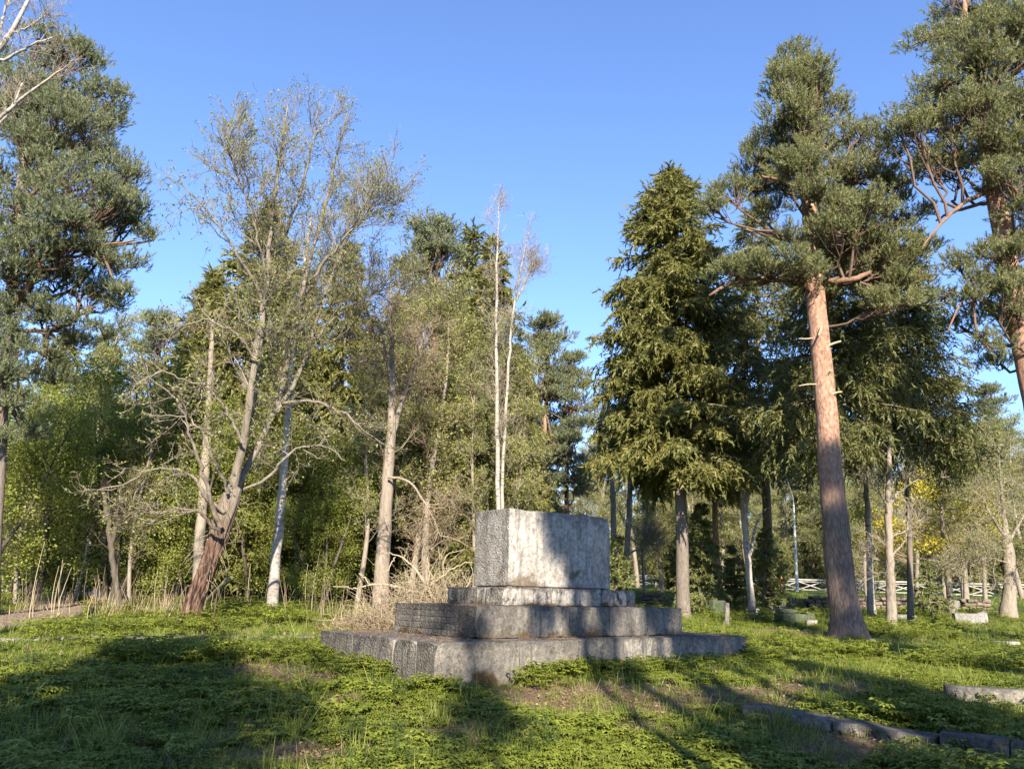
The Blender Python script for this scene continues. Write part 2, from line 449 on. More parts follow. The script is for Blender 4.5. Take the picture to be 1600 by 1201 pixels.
def pine_crown(mb, clouds, anchors, rng, dens=1.0, shoots=26, nb=12, L=0.10, w=0.012, sub_r=(0.28, 0.5), twig=0, needle=1, shoot=.2):
    """boughs of needles: every cloud (centre, radii) is filled with small rounded tufts on their own twigs"""
    anchors = np.asarray(anchors)
    for c, r in clouds:
        c = np.asarray(c); r = np.asarray(r)
        j = np.argsort(np.linalg.norm(anchors - (c - [0, 0, 0.9 * r[2] + .15]), axis=1))[rng.integers(0, min(9, len(anchors)))]; a = anchors[j]
        mid = (a + c) / 2 + [0, 0, -0.08 * np.linalg.norm(c - a)] + rng.normal(size=3) * 0.06
        bough = np.stack([a, a * .6 + mid * .4 + rng.normal(size=3) * .09, mid + rng.normal(size=3) * .08, (mid + c) / 2 + rng.normal(size=3) * .1, c])
        mb.tubes(bough, np.linspace(0.042, 0.022, 5), 6, twig)
        n = max(6, int(dens * 15 * (r[0] * r[1] * r[2]) ** (2 / 3.0) + 3))
        d = nrm(rng.normal(size=(n, 3))); d[:, 2] = np.where(d[:, 2] < -0.35, -d[:, 2] * .5, d[:, 2])
        cc = c + d * r * (rng.random(n) ** 0.42)[:, None]
        st = sample(bough[None], np.zeros(n, int), rng.uniform(0.55, 1, n))[0]
        m1 = (st + cc) / 2 + rng.normal(size=(n, 3)) * 0.07 - [0, 0, 0.06]
        mb.tubes(np.stack([st, m1, cc], 1), np.tile([0.020, 0.012, 0.006], (n, 1)), 4, twig)
        sr = rng.uniform(sub_r[0], sub_r[1], n)
        ns = shoots
        o = nrm(rng.normal(size=(n, ns, 3)) + [0, 0, .35]) * (rng.random((n, ns, 1)) ** 0.6)
        o[..., 2] *= 0.7
        p = (cc[:, None] + o * sr[:, None, None]).reshape(-1, 3)
        dd = (0.7 * o + 0.30 * rng.normal(size=o.shape) + 0.35 * ((cc - c) / r)[:, None] + [0, 0, 0.75]).reshape(-1, 3)
        needle_shoots(mb, p, dd, rng, shoot, nb, L, w, needle)

def spruce_crown(mb, h, z0, radius, rng, trunk=None, spacing=0.36, per=6, tw=8.0, hang=(0.25, 0.7), sprig=3, L=0.15, w=0.026,
                 droop=0.5, twig=0, needle=1, sky_gap=0.0):
    """whorls of drooping boughs hung with side twigs; radius(t) gives reach at relative height t"""
    zs = np.arange(z0, h - 0.12, spacing)
    zs = np.repeat(zs, per) + rng.uniform(-.5, .5, len(zs) * per) * spacing
    B = len(zs); t = np.clip(zs / h, 0, 1)
    az = rng.uniform(0, 2 * math.pi, B)
    Lb = np.array([radius(x) for x in t]) * rng.uniform(0.62, 1.12, B)
    Lb = np.maximum(Lb, 0.10)
    if sky_gap: keep = rng.random(B) > sky_gap; zs, t, az, Lb = zs[keep], t[keep], az[keep], Lb[keep]; B = len(zs)
    k = 8; s = np.linspace(0, 1, k)[None]
    dr = droop * (1.15 - t)[:, None]
    up0 = (0.15 + 0.85 * smooth(0.72, 1.0, t))[:, None]
    rad = Lb[:, None] * s * (1 - 0.10 * s)
    z = zs[:, None] + Lb[:, None] * (up0 * s - (dr + 0.35 * up0) * s ** 2 + 0.32 * dr * s ** 4)
    bend = az[:, None] + rng.normal(size=(B, 1)) * 0.25 * s
    P = np.stack([rad * np.cos(bend), rad * np.sin(bend), z], -1)
    if trunk is not None:
        tx = np.stack([np.interp(zs, trunk[:, 2], trunk[:, c]) for c in (0, 1)], 1); P[..., :2] += tx[:, None]
    mb.tubes(P, taper(B, k, 0.012 + 0.012 * Lb, 0.005), 4, twig)
    n = np.maximum(3, (Lb * tw).astype(int) + 2); idx = np.repeat(np.arange(B), n)
    u = 0.10 + 0.9 * rng.random(len(idx)) ** 0.8
    p, tan = sample(P, idx, u)
    hor = nrm(np.stack([-tan[:, 1], tan[:, 0], 0 * tan[:, 0]], 1)) * np.where(rng.random(len(idx)) < .5, 1, -1)[:, None]
    hl = rng.uniform(hang[0], hang[1], len(idx)) * (0.45 + 0.55 * np.clip(Lb[idx] / 1.5, 0, 1)) * (1.1 - 0.35 * u)
    kk = 4
    d0 = 0.55 * hor + 0.5 * tan + 0.3 * rng.normal(size=hor.shape)
    hangf = np.clip(1.25 - t[idx], 0.2, 1.1)[:, None] * np.array([[0, 0, -0.75 * droop / 0.5]])
    pts = [p]; d = nrm(d0)
    for i in range(kk - 1):
        d = nrm(d + hangf * 0.8 + 0.12 * rng.normal(size=d.shape)); pts.append(pts[-1] + d * (hl / (kk - 1))[:, None])
    Tw = np.stack(pts, 1)
    ns = sprig * 3
    ii = np.repeat(np.arange(len(Tw)), ns); uu = np.tile((np.arange(ns) + .3) / ns, len(Tw)) * 0.98
    q, tt = sample(Tw, ii, uu)
    mb.blades(q, tt + 0.55 * rng.normal(size=tt.shape) + [0, 0, 0.02], L * rng.uniform(.7, 1.25, len(q)), w, rng, needle)
    # needles along the bough itself, tips first
    m = np.maximum(2, (Lb * 9).astype(int)); ii = np.repeat(np.arange(B), m); uu = 0.25 + 0.75 * rng.random(len(ii))
    q, tt = sample(P, ii, uu)
    mb.blades(q, tt * 0.8 + 0.5 * rng.normal(size=tt.shape) + [0, 0, .15], L * .9, w, rng, needle)
    return P

def twig_tree(mb, P0, R0, rng, levels, leaf=None, twig=0):
    """bare branching: levels is a list of dicts(n, L, ang, up, wander, trop, r, k, t0)"""
    P, R = P0, R0
    Ls = np.linalg.norm(np.diff(P, axis=1), axis=2).sum(1)
    for lv in levels:
        s, d, idx, t = kids(P, Ls, lv['n'], rng, lv.get('t0', .25), lv.get('t1', 1.0), lv.get('ang', (30, 60)), lv.get('up', 0.0))
        L = lv['L'] * rng.uniform(.55, 1.25, len(s)) * (1.1 - lv.get('short', .45) * t)
        k = lv.get('k', 4)
        P = grow(s, d, L, k, rng, lv.get('wander', .2), lv.get('trop', (0, 0, .05)))
        mb.tubes(P, taper(len(P), k, lv['r'] * rng.uniform(.7, 1.2, len(P)), lv['r'] * lv.get('tip', .45)), lv.get('sides', 3), twig)
        Ls = L
    if leaf:
        idx = np.repeat(np.arange(len(P)), leaf['n']); t = rng.uniform(leaf.get('t0', .2), 1, len(idx))
        p, tan = sample(P, idx, t)
        sc = leaf.get('jit', 0.0)
        p = p + rng.normal(size=p.shape) * sc
        mb.leaves(p, tan * .5 + rng.normal(size=p.shape) * .8 + [0, 0, leaf.get('up', .2)], leaf['L'] * rng.uniform(.6, 1.3, len(p)), leaf['w'], rng, leaf.get('mat', 1))
    return P

def px_path(pts, Y, dy=None):
    """world points for (column, row, half width in px) stations at depth Y"""
    P, R = [], []
    for i, q in enumerate(pts):
        yy = Y + (dy[i] if dy is not None else 0.0)
        p = at(q[0], q[1], yy); P.append(p)
        R.append(q[2] * 0.95 * yy / ray(q[0], q[1])[1] / F_PX)
    return np.array(P), np.array(R)

def cloud_px(L, Y, rng, spread=1.0):
    """rounded boughs: (column, row, half width, half height) in px at depth Y, with a real depth of their own"""
    out = []
    for c in L:
        k = Y / F_PX / ray(c[0], c[1])[1]
        rx, rz = c[2] * k, c[3] * k * 1.05
        dy = rng.uniform(-1, 1) * spread if len(c) < 5 else c[4]
        out.append((at(c[0], c[1], Y + dy), np.array((rx, max(rx * .9, .5), rz))))
    return out
# ------------------------------------------------------------------ stone and soil materials
def vnoise(p, scale, seed=0):
    p = np.asarray(p) * scale; i = np.floor(p).astype(np.int64); f = p - i; f = f * f * (3 - 2 * f)
    def h(a, b, c):
        x = (a * 374761393 + b * 668265263 + c * 2147483647 + seed * 974711) & 0xffffffff
        x = ((x ^ (x >> 13)) * 1274126177) & 0xffffffff
        return ((x ^ (x >> 16)) & 0xffff) / 65535.0
    r = 0
    for a in (0, 1):
        for b in (0, 1):
            for c in (0, 1):
                w = (f[..., 0] if a else 1 - f[..., 0]) * (f[..., 1] if b else 1 - f[..., 1]) * (f[..., 2] if c else 1 - f[..., 2])
                r = r + w * h(i[..., 0] + a, i[..., 1] + b, i[..., 2] + c)
    return r * 2 - 1

def mat_stone(name, lo, hi, stain=0.5, moss=0.5, black=(0.035, 0.034, 0.033)):
    m, n, l = new_mat(name)
    tc = n.new('ShaderNodeTexCoord'); ob = tc.outputs['Object']
    oi = n.new('ShaderNodeObjectInfo')
    hf = n.new('ShaderNodeAttribute'); hf.attribute_name = 'hf'
    rf = n.new('ShaderNodeAttribute'); rf.attribute_name = 'rf'
    big = noise(n, l, 1.7, 5, 0.6, ob); fine = noise(n, l, 26, 6, 0.7, ob); mid = noise(n, l, 7, 6, 0.65, ob)
    ad = N(n, 'ShaderNodeMath', operation='MULTIPLY_ADD'); l.new(fine.outputs[0], ad.inputs[0]); ad.inputs[1].default_value = 0.5; l.new(big.outputs[0], ad.inputs[2])
    r = ramp(n, [(0.45, lo), (0.95, hi)]); l.new(ad.outputs[0], r.inputs[0])
    col = r.outputs[0]
    tone = N(n, 'ShaderNodeMapRange'); tone.inputs[3].default_value = 0.80; tone.inputs[4].default_value = 1.10; l.new(oi.outputs['Random'], tone.inputs[0])
    cb = n.new('ShaderNodeCombineXYZ'); [l.new(tone.outputs[0], cb.inputs[i]) for i in range(3)]
    col = mixc(n, l, 1.0, col, cb.outputs[0], 'MULTIPLY')
    mo = noise(n, l, 13, 8, 0.75, ob); mr_ = ramp(n, [(0.38, g3(0.62)), (0.52, g3(1.0)), (0.66, g3(1.16))]); l.new(mo.outputs[0], mr_.inputs[0])
    col = mixc(n, l, 1.0, col, mr_.outputs[0], 'MULTIPLY')
    # soot and algae along the arrises
    eh = N(n, 'ShaderNodeMath', operation='ADD'); l.new(hf.outputs['Fac'], eh.inputs[0]); l.new(mid.outputs[0], eh.inputs[1])
    er = ramp(n, [(0.0, g3(0.0)), (0.66, g3(0.0)), (0.76, g3(0.9))]); sc_ = N(n, 'ShaderNodeMath', operation='MULTIPLY'); sc_.inputs[1].default_value = 0.5; l.new(eh.outputs[0], sc_.inputs[0]); l.new(sc_.outputs[0], er.inputs[0])
    ef = N(n, 'ShaderNodeMath', operation='MULTIPLY'); l.new(er.outputs[0], ef.inputs[0]); ef.inputs[1].default_value = min(1.0, stain * .8)
    col = mixc(n, l, ef.outputs[0], col, (0.075, 0.07, 0.063))
    # rain streaks: dark algae runs
    sv = mapped(n, l, (9, 9, 1.1)); st = noise(n, l, 1.0, 6, 0.65, sv, 0.4)
    rr = ramp(n, [(0.46, g3(0.0)), (0.62, g3(1.0))]); l.new(st.outputs[0], rr.inputs[0])
    gate = ramp(n, [(0.34, g3(0.0)), (0.62, g3(1.0))]); l.new(big.outputs[0], gate.inputs[0])
    f1 = N(n, 'ShaderNodeMath', operation='MULTIPLY'); l.new(rr.outputs[0], f1.inputs[0]); l.new(gate.outputs[0], f1.inputs[1])
    f2 = N(n, 'ShaderNodeMath', operation='MULTIPLY'); l.new(f1.outputs[0], f2.inputs[0]); f2.inputs[1].default_value = stain
    col = mixc(n, l, f2.outputs[0], col, (0.10, 0.095, 0.088))
    # crusts of black lichen with ragged outlines
    cv = mapped(n, l, (8, 8, 4.5)); cr = noise(n, l, 1.0, 12, 0.82, cv, 0.3)
    rb = ramp(n, [(0.61 - 0.05 * stain, g3(0.0)), (0.70 - 0.05 * stain, g3(1.0))]); l.new(cr.outputs[0], rb.inputs[0])
    f3 = N(n, 'ShaderNodeMath', operation='MULTIPLY'); l.new(rb.outputs[0], f3.inputs[0]); f3.inputs[1].default_value = min(1.0, 0.55 + 0.4 * stain)
    col = mixc(n, l, f3.outputs[0], col, black)
    # brown moss creeping up from the bed joint
    mh = N(n, 'ShaderNodeMath', operation='MULTIPLY_ADD'); l.new(hf.outputs['Fac'], mh.inputs[0]); mh.inputs[1].default_value = -1.0; l.new(mid.outputs[0], mh.inputs[2])
    rm = ramp(n, [(0.24, g3(0.0)), (0.42, g3(1.0))]); l.new(mh.outputs[0], rm.inputs[0])
    gm = noise(n, l, 2.3, 3, 0.5, ob); gr = ramp(n, [(0.46, g3(0.0)), (0.58, g3(1.0))]); l.new(gm.outputs[0], gr.inputs[0])
    f4 = N(n, 'ShaderNodeMath', operation='MULTIPLY'); l.new(rm.outputs[0], f4.inputs[0]); l.new(gr.outputs[0], f4.inputs[1])
    f5 = N(n, 'ShaderNodeMath', operation='MULTIPLY'); l.new(f4.outputs[0], f5.inputs[0]); f5.inputs[1].default_value = moss
    mc = mixc(n, l, fine.outputs[0], (0.035, 0.025, 0.012), (0.14, 0.092, 0.042))
    col = mixc(n, l, f5.outputs[0], col, mc)
    # pecked (rock faced) sides carry a coarser relief
    pk = N(n, 'ShaderNodeTexVoronoi', Scale=42.0); l.new(ob, pk.inputs['Vector'])
    pk2 = noise(n, l, 38, 6, 0.8, mapped(n, l, (1, 1, .6)))
    pm = N(n, 'ShaderNodeMath', operation='MULTIPLY_ADD'); l.new(pk.outputs['Distance'], pm.inputs[0]); pm.inputs[1].default_value = 0.9; l.new(pk2.outputs[0], pm.inputs[2])
    pw = N(n, 'ShaderNodeMath', operation='MULTIPLY'); l.new(pm.outputs[0], pw.inputs[0]); l.new(rf.outputs['Fac'], pw.inputs[1])
    hs = N(n, 'ShaderNodeMath', operation='MULTIPLY_ADD'); l.new(fine.outputs[0], hs.inputs[0]); hs.inputs[1].default_value = 0.22; l.new(pw.outputs[0], hs.inputs[2])
    finish(n, l, col, 0.92, hs.outputs[0], 1.0, 0.06, 0.15)
    return m

M['stone'] = mat_stone('weathered_concrete', (0.086, 0.078, 0.067), (0.285, 0.26, 0.222), 1.25, 1.0)
M['stone_pale'] = mat_stone('pale_concrete', (0.23, 0.212, 0.186), (0.54, 0.505, 0.45), 0.75, 0.75)
M['stone_crusted'] = mat_stone('crusted_concrete', (0.15, 0.135, 0.118), (0.40, 0.372, 0.325), 1.75, 1.0)
M['stone_grave'] = mat_stone('grave_stone', (0.16, 0.15, 0.14), (0.30, 0.285, 0.265), 0.4, 0.5)
M['stone_white'] = mat_stone('pale_grave_stone', (0.22, 0.20, 0.18), (0.42, 0.385, 0.345), 0.3, 0.3)
M['stone_mossy'] = mat_stone('mossy_grave_stone', (0.035, 0.05, 0.028), (0.09, 0.11, 0.06), 0.5, 0.3)
M['rubble'] = mat_stone('field_stone', (0.09, 0.07, 0.052), (0.27, 0.215, 0.165), 0.5, 0.6)

def mat_ground():
    m, n, l = new_mat('forest_floor')
    tc = n.new('ShaderNodeTexCoord'); ob = tc.outputs['Object']
    ba = n.new('ShaderNodeAttribute'); ba.attribute_name = 'bare'
    pa = n.new('ShaderNodeAttribute'); pa.attribute_name = 'path'
    a = noise(n, l, 0.9, 6, 0.65, ob); b = noise(n, l, 9, 8, 0.7, ob); c = noise(n, l, 45, 6, 0.7, ob)
    gr = ramp(n, [(0.3, (0.022, 0.035, 0.010)), (0.55, (0.055, 0.085, 0.020)), (0.75, (0.085, 0.12, 0.03))]); l.new(b.outputs[0], gr.inputs[0])
    so = ramp(n, [(0.3, (0.06, 0.038, 0.022)), (0.5, (0.15, 0.10, 0.062)), (0.7, (0.29, 0.215, 0.145))]); l.new(c.outputs[0], so.inputs[0])
    fm = N(n, 'ShaderNodeMath', operation='MULTIPLY_ADD'); l.new(a.outputs[0], fm.inputs[0]); fm.inputs[1].default_value = 0.8; l.new(ba.outputs['Fac'], fm.inputs[2])
    fr = ramp(n, [(0.42, g3(0.0)), (0.85, g3(1.0))]); l.new(fm.outputs[0], fr.inputs[0])
    col = mixc(n, l, fr.outputs[0], gr.outputs[0], so.outputs[0])
    sd = ramp(n, [(0.3, (0.17, 0.125, 0.085)), (0.7, (0.34, 0.27, 0.195))]); l.new(b.outputs[0], sd.inputs[0])
    col = mixc(n, l, pa.outputs['Fac'], col, sd.outputs[0])
    h = N(n, 'ShaderNodeMath', operation='ADD'); l.new(b.outputs[0], h.inputs[0]); l.new(c.outputs[0], h.inputs[1])
    finish(n, l, col, 0.95, h.outputs[0], 0.7, 0.06, 0.1)
    return m
M['ground'] = mat_ground()

# ------------------------------------------------------------------ the ground sheet
def spaced(lo, hi, step, far, growth=1.35):
    c = list(np.arange(lo, hi + 1e-6, step)); s = step
    while c[-1] < far: s *= growth; c.append(c[-1] + s)
    s = step
    while c[0] > -far: s *= growth; c.insert(0, c[0] - s)
    return np.array(c)

# worn or shaded-out earth: (column, row, radius m, strength)
BARE_PX = [(905, 1085, 0.75, 1), (850, 1100, 0.6, .9), (985, 1092, 0.7, .85), (1085, 1092, 0.7, .9), (1150, 1098, .6, .8), (430, 1045, 0.55, .9), (470, 1055, .5, .6), (560, 1092, .35, .8),
           (660, 1105, .5, .7), (760, 1125, .5, .5), (700, 1150, .5, .55), (460, 1180, .35, .9), (1230, 1085, .7, .6), (1300, 1075, .7, .5), (1350, 1170, .5, .8), (1420, 1180, .5, .6), (1240, 985, 0.8, .8), (1420, 968, .7, .7),
           (1560, 970, .8, .8), (560, 970, 1.0, .7), (620, 975, 1.2, .8), (1020, 1100, .5, .7), (1010, 1140, .35, .5), (360, 1150, .3, .4), (1180, 1190, .3, .5)]
BARE = [(*hit(a, b)[:2], r * .9, s * .8) for a, b, r, s in BARE_PX]
def bare(x, y):
    v = np.zeros_like(np.asarray(x, float))
    for bx, by, r, s in BARE:
        d = np.hypot((x - bx) * 0.8, (y - by)) / r
        v = np.maximum(v, s * np.exp(-d ** 2 * 0.8))
    return v
PATH_PTS = np.array([hit(-60, 984)[:2], hit(20, 974)[:2], hit(70, 958)[:2], hit(110, 944)[:2], hit(60, 936)[:2]])
def path_mask(x, y):
    d = np.full(np.shape(x), 9.0)
    for i in range(len(PATH_PTS) - 1):
        a, b = PATH_PTS[i], PATH_PTS[i + 1]; ab = b - a
        t = np.clip(((x - a[0]) * ab[0] + (y - a[1]) * ab[1]) / (ab @ ab), 0, 1)
        d = np.minimum(d, np.hypot(x - a[0] - t * ab[0], y - a[1] - t * ab[1]))
    return 1 - smooth(0.55, 1.05, d + 0.18 * wav(x * 2, y * 2))

gx, gy = spaced(-14, 15, 0.16, 500), spaced(3, 30, 0.16, 700)
GX, GY = np.meshgrid(gx, gy)
GZ = terrain(GX, GY)
near = ((GX > -16) & (GX < 17) & (GY > 2) & (GY < 32))
GZ = GZ + near * 0.018 * vnoise(np.stack([GX, GY, 0 * GX], -1), 2.6, 5) + near * 0.012 * vnoise(np.stack([GX, GY, 0 * GX], -1), 7.0, 6)
mb = MB()
ny, nx = GX.shape
I = np.arange(nx * ny).reshape(ny, nx)
mb.add(np.stack([GX, GY, GZ], -1), np.stack([I[:-1, :-1], I[:-1, 1:], I[1:, 1:], I[1:, :-1]], -1), None, 0, True)
ground = kind(mb.build('ground', M['ground']), 'structure')
for nm, val in (('bare', bare(GX, GY)), ('path', path_mask(GX, GY))):
    at_ = ground.data.attributes.new(nm, 'FLOAT', 'POINT'); at_.data.foreach_set('value', np.asarray(val, np.float32).ravel())

# ------------------------------------------------------------------ the stepped monument
def stone_block(name, lo, hi, mat, parent, step=0.05, r=0.012, amp=0.003, rough=(), rough_amp=0.012, seed=0, hrange=None, chips=()):
    """rounded, uneven block between corners lo and hi; faces named in rough are pecked"""
    lo, hi = np.array(lo, float), np.array(hi, float); c = (lo + hi) / 2; h = (hi - lo) / 2
    def axis(i):
        m = max(2, int(round(2 * h[i] / step)))
        inner = np.linspace(-h[i] + r, h[i] - r, m + 1)
        return np.concatenate([[-h[i], -h[i] + r * .35], inner, [h[i] - r * .35, h[i]]])
    ax = [axis(i) for i in range(3)]
    mbk = MB(); HF, RF = [], []
    for d in range(3):
        a, b = [i for i in range(3) if i != d]
        A, B = np.meshgrid(ax[a], ax[b], indexing='ij')
        for sgn in (-1, 1):
            p = np.zeros(A.shape + (3,)); p[..., a], p[..., b], p[..., d] = A, B, sgn * h[d]
            q = np.clip(p, -(h - r), h - r); e = p - q
            ln = np.linalg.norm(e, axis=-1, keepdims=True)
            p = q + e / np.maximum(ln, 1e-9) * r
            w = p + c
            dv = np.stack([vnoise(w, 6.0, seed + k) * .7 + vnoise(w, 17.0, seed + 9 + k) * .3 for k in range(3)], -1) * amp
            face = 'xyz'[d] + ('-' if sgn < 0 else '+')
            if face in rough:
                edge = np.minimum(h[a] - np.abs(A), h[b] - np.abs(B)); fade = np.clip(edge / 0.03, 0, 1)
                dv[..., d] += sgn * rough_amp * fade * (vnoise(w, 12, seed + 31) * .7 + vnoise(w, 7, seed + 32) * .5)
            for cp, cr, cd in chips:
                dd = np.linalg.norm(w - np.array(cp), axis=-1); k = np.clip(1 - dd / cr, 0, 1)[..., None]
                dv -= (w - c) / np.linalg.norm(h) * cd * k * (1 + .5 * vnoise(w, 30, 3)[..., None])
            w = w + dv
            m, n_ = A.shape; I = np.arange(m * n_).reshape(m, n_)
            quad = np.stack([I[:-1, :-1], I[1:, :-1], I[1:, 1:], I[:-1, 1:]], -1).reshape(-1, 4)
            if (sgn > 0) == (d == 1): quad = quad[:, ::-1]
            mbk.add(w, quad, None, 0, True)
            z0, z1 = hrange or (lo[2], hi[2])
            HF.append(((w[..., 2] - z0) / (z1 - z0)).ravel()); RF.append(np.full(m * n_, 1.0 if face in rough else 0.12))
    o = mbk.build(name, mat, parent)
    for nm, v in (('hf', HF), ('rf', RF)):
        t = o.data.attributes.new(nm, 'FLOAT', 'POINT'); t.data.foreach_set('value', np.concatenate(v).astype(np.float32))
    return o

MYAW = math.radians(37.5); MC = np.array((0.56, 13.0))
ME1, ME2 = np.array((math.cos(MYAW), math.sin(MYAW))), np.array((-math.sin(MYAW), math.cos(MYAW)))
MU, MV = (2.98, 2.04, 1.34, 1.04), (1.57, 1.05, 0.70, 0.44)
MZ = [v + CAM_Z for v in (-1.01, -0.563, -0.145, 0.102, 1.255)]
mon = thing('stone_monument', 'tall stepped grey stone monument with a plain block on three tiers', 'monument', (MC[0], MC[1], MZ[0]))
mon.rotation_euler = (0, 0, MYAW)
ZL_ = [z - MZ[0] for z in MZ]
def u_at(px, py, V):          # where a joint seen on the front face falls along it
    r = ray(px, py); return_t = (MC @ ME2 - V) / (r[:2] @ ME2); return (r[:2] * return_t - MC) @ ME1
def v_at(px, py, U):
    r = ray(px, py); t = (MC @ ME1 - U) / (r[:2] @ ME1); return (r[:2] * t - MC) @ ME2
sd = [100]
crg = np.random.default_rng(77)
def blk(lo, hi, mat, **kw):
    sd[0] += 7
    if 'chips' not in kw and kw.get('step', .05) < .09:
        kw['chips'] = [((crg.uniform(lo[0], hi[0]) if crg.random() < .6 else lo[0], lo[1] if crg.random() < .7 else crg.uniform(lo[1], hi[1]), hi[2] if crg.random() < .75 else lo[2]), crg.uniform(.07, .17), crg.uniform(.02, .05)) for _ in range(4)]
    return stone_block('stone_block', lo, hi, mat, mon, seed=sd[0], **kw)
T_ = 0.42
def tier(i, front_px, left_px, mat, left_rows=1, gap=0.004, zb=None):
    U, V = MU[i], MV[i]; z0, z1 = ZL_[i], ZL_[i + 1]; zf = z0 if zb is None else zb
    us = [-U] + [u_at(p, 1000 if i == 0 else 960, V) for p in front_px] + [U]
    vs = [-V] + [v_at(p, 1000 if i == 0 else 960, U) for p in left_px] + [V]
    for a, b in zip(us[:-1], us[1:]):
        g0 = gap * (3.5 if i == 0 and abs(a - us[1]) < 1e-6 else 1)
        blk((a + g0, -V, zf), (b - gap * .5, -V + T_, z1 - 0.004 * (sd[0] % 3)), mat, rough=('x-',) if a == -U else (), hrange=(z0, z1))
    vs[0] = -V + T_
    for a, b in zip(vs[:-1], vs[1:]):
        hz = np.linspace(zf, z1, left_rows + 1)
        for c, d in zip(hz[:-1], hz[1:]):
            gg = gap * .6 if left_rows > 1 else 0
            blk((-U, a + gap, c + gg), (-U + T_, b - gap * .5, d - gg - 0.002 * (sd[0] % 2)), mat, rough=('x-',), hrange=(z0, z1), step=0.05, **(dict(r=.004, amp=.001, rough_amp=.002, chips=[]) if left_rows > 1 else dict(rough_amp=.008)))
    blk((-U + T_ + .004, V - T_, zf), (U, V, z1 - .003), mat, step=0.12, hrange=(z0, z1))
    blk((U - T_, -V + T_ + .004, zf), (U, V - T_ - .004, z1 - .002), mat, step=0.12, hrange=(z0, z1))
    blk((-U + T_ + .004, -V + T_ + .004, zf), (U - T_ - .004, V - T_ - .004, z1 - .006), mat, step=0.10, hrange=(z0, z1))
tier(0, (812, 905, 1000, 1082), (615, 551), M['stone'], zb=-0.6)
tier(1, (820, 890, 952, 1011), (697, 655), M['stone'], left_rows=5)
tier(2, (862, 940), (745,), M['stone_crusted'])
U, V = MU[3], MV[3]
blk((-U + .03, -V + .03, ZL_[3] - .004), (U - .03, V - .03, ZL_[3] + 0.022), M['stone_crusted'], step=.1)
blk((-U, -V, ZL_[3] + 0.022), (U, V, ZL_[4]), M['stone_pale'], step=0.04, rough=('x-',), rough_amp=0.008, r=0.014,
    chips=[((-U + .35, -V, ZL_[4]), 0.28, .035), ((U, -V, ZL_[4]), 0.2, .05), ((-U + .02, -V + .02, ZL_[3]), .12, .03)])
# ------------------------------------------------------------------ the trees that make the picture
def on_ground(p):
    q = np.array(p, float); q[2] = gz(q[0], q[1]) - 0.05; return q

def start_tree(name, label, P, group=None, cat='tree'):
    base = on_ground(P[0]); t = thing(name, label, cat, base, group); return t, base

def pine_tree(label, trunk, Y, clouds, seed, limbs=(), stubs=(), dens=1.0, shoots=26, nb=12, L=0.10, w=0.012, mat='pine_needles', bark='pine_bark', spread=1.0, flare=.6, n=16, group=None, name='pine_tree', sub=(0.28, .5)):
    rng = rngs(seed)
    P, R = px_path(trunk, Y); P, R = refine(P, R, 40, rng, 0.008)
    t, base = start_tree(name, label, P, group)
    P = P - base; P[0, 2] = -0.25
    trunk_mesh(P, R, rng, n, flare).build('trunk', M[bark], t)
    anchors = [P[len(P) // 3:]]
    for lb in limbs:
        LP, LR = px_path([q[:3] for q in lb], Y, [q[3] if len(q) > 3 else 0 for q in lb]); LP, LR = refine(LP, LR, 14, rng, 0.012)
        m = MB(); m.tubes(LP - base, LR, 9, 0, True); m.build('limb', M['pine_limb'], t); anchors.append((LP - base)[:10])
    for sb in stubs:
        LP, LR = px_path([q[:3] for q in sb], Y, [q[3] for q in sb]); LP, LR = refine(LP, LR, 5)
        m = MB(); m.tubes(LP - base, LR, 7, 0, True); m.build('branch_stub', M['twig_pale'], t)
    cl = [(c - base, r) for c, r in cloud_px(clouds, Y, rng, spread)]
    m = MB(); pine_crown(m, cl, np.concatenate(anchors), rng, dens, shoots, nb, L, w, sub)
    m.build('crown', [M['pine_bough'], M[mat]], t)
    return t

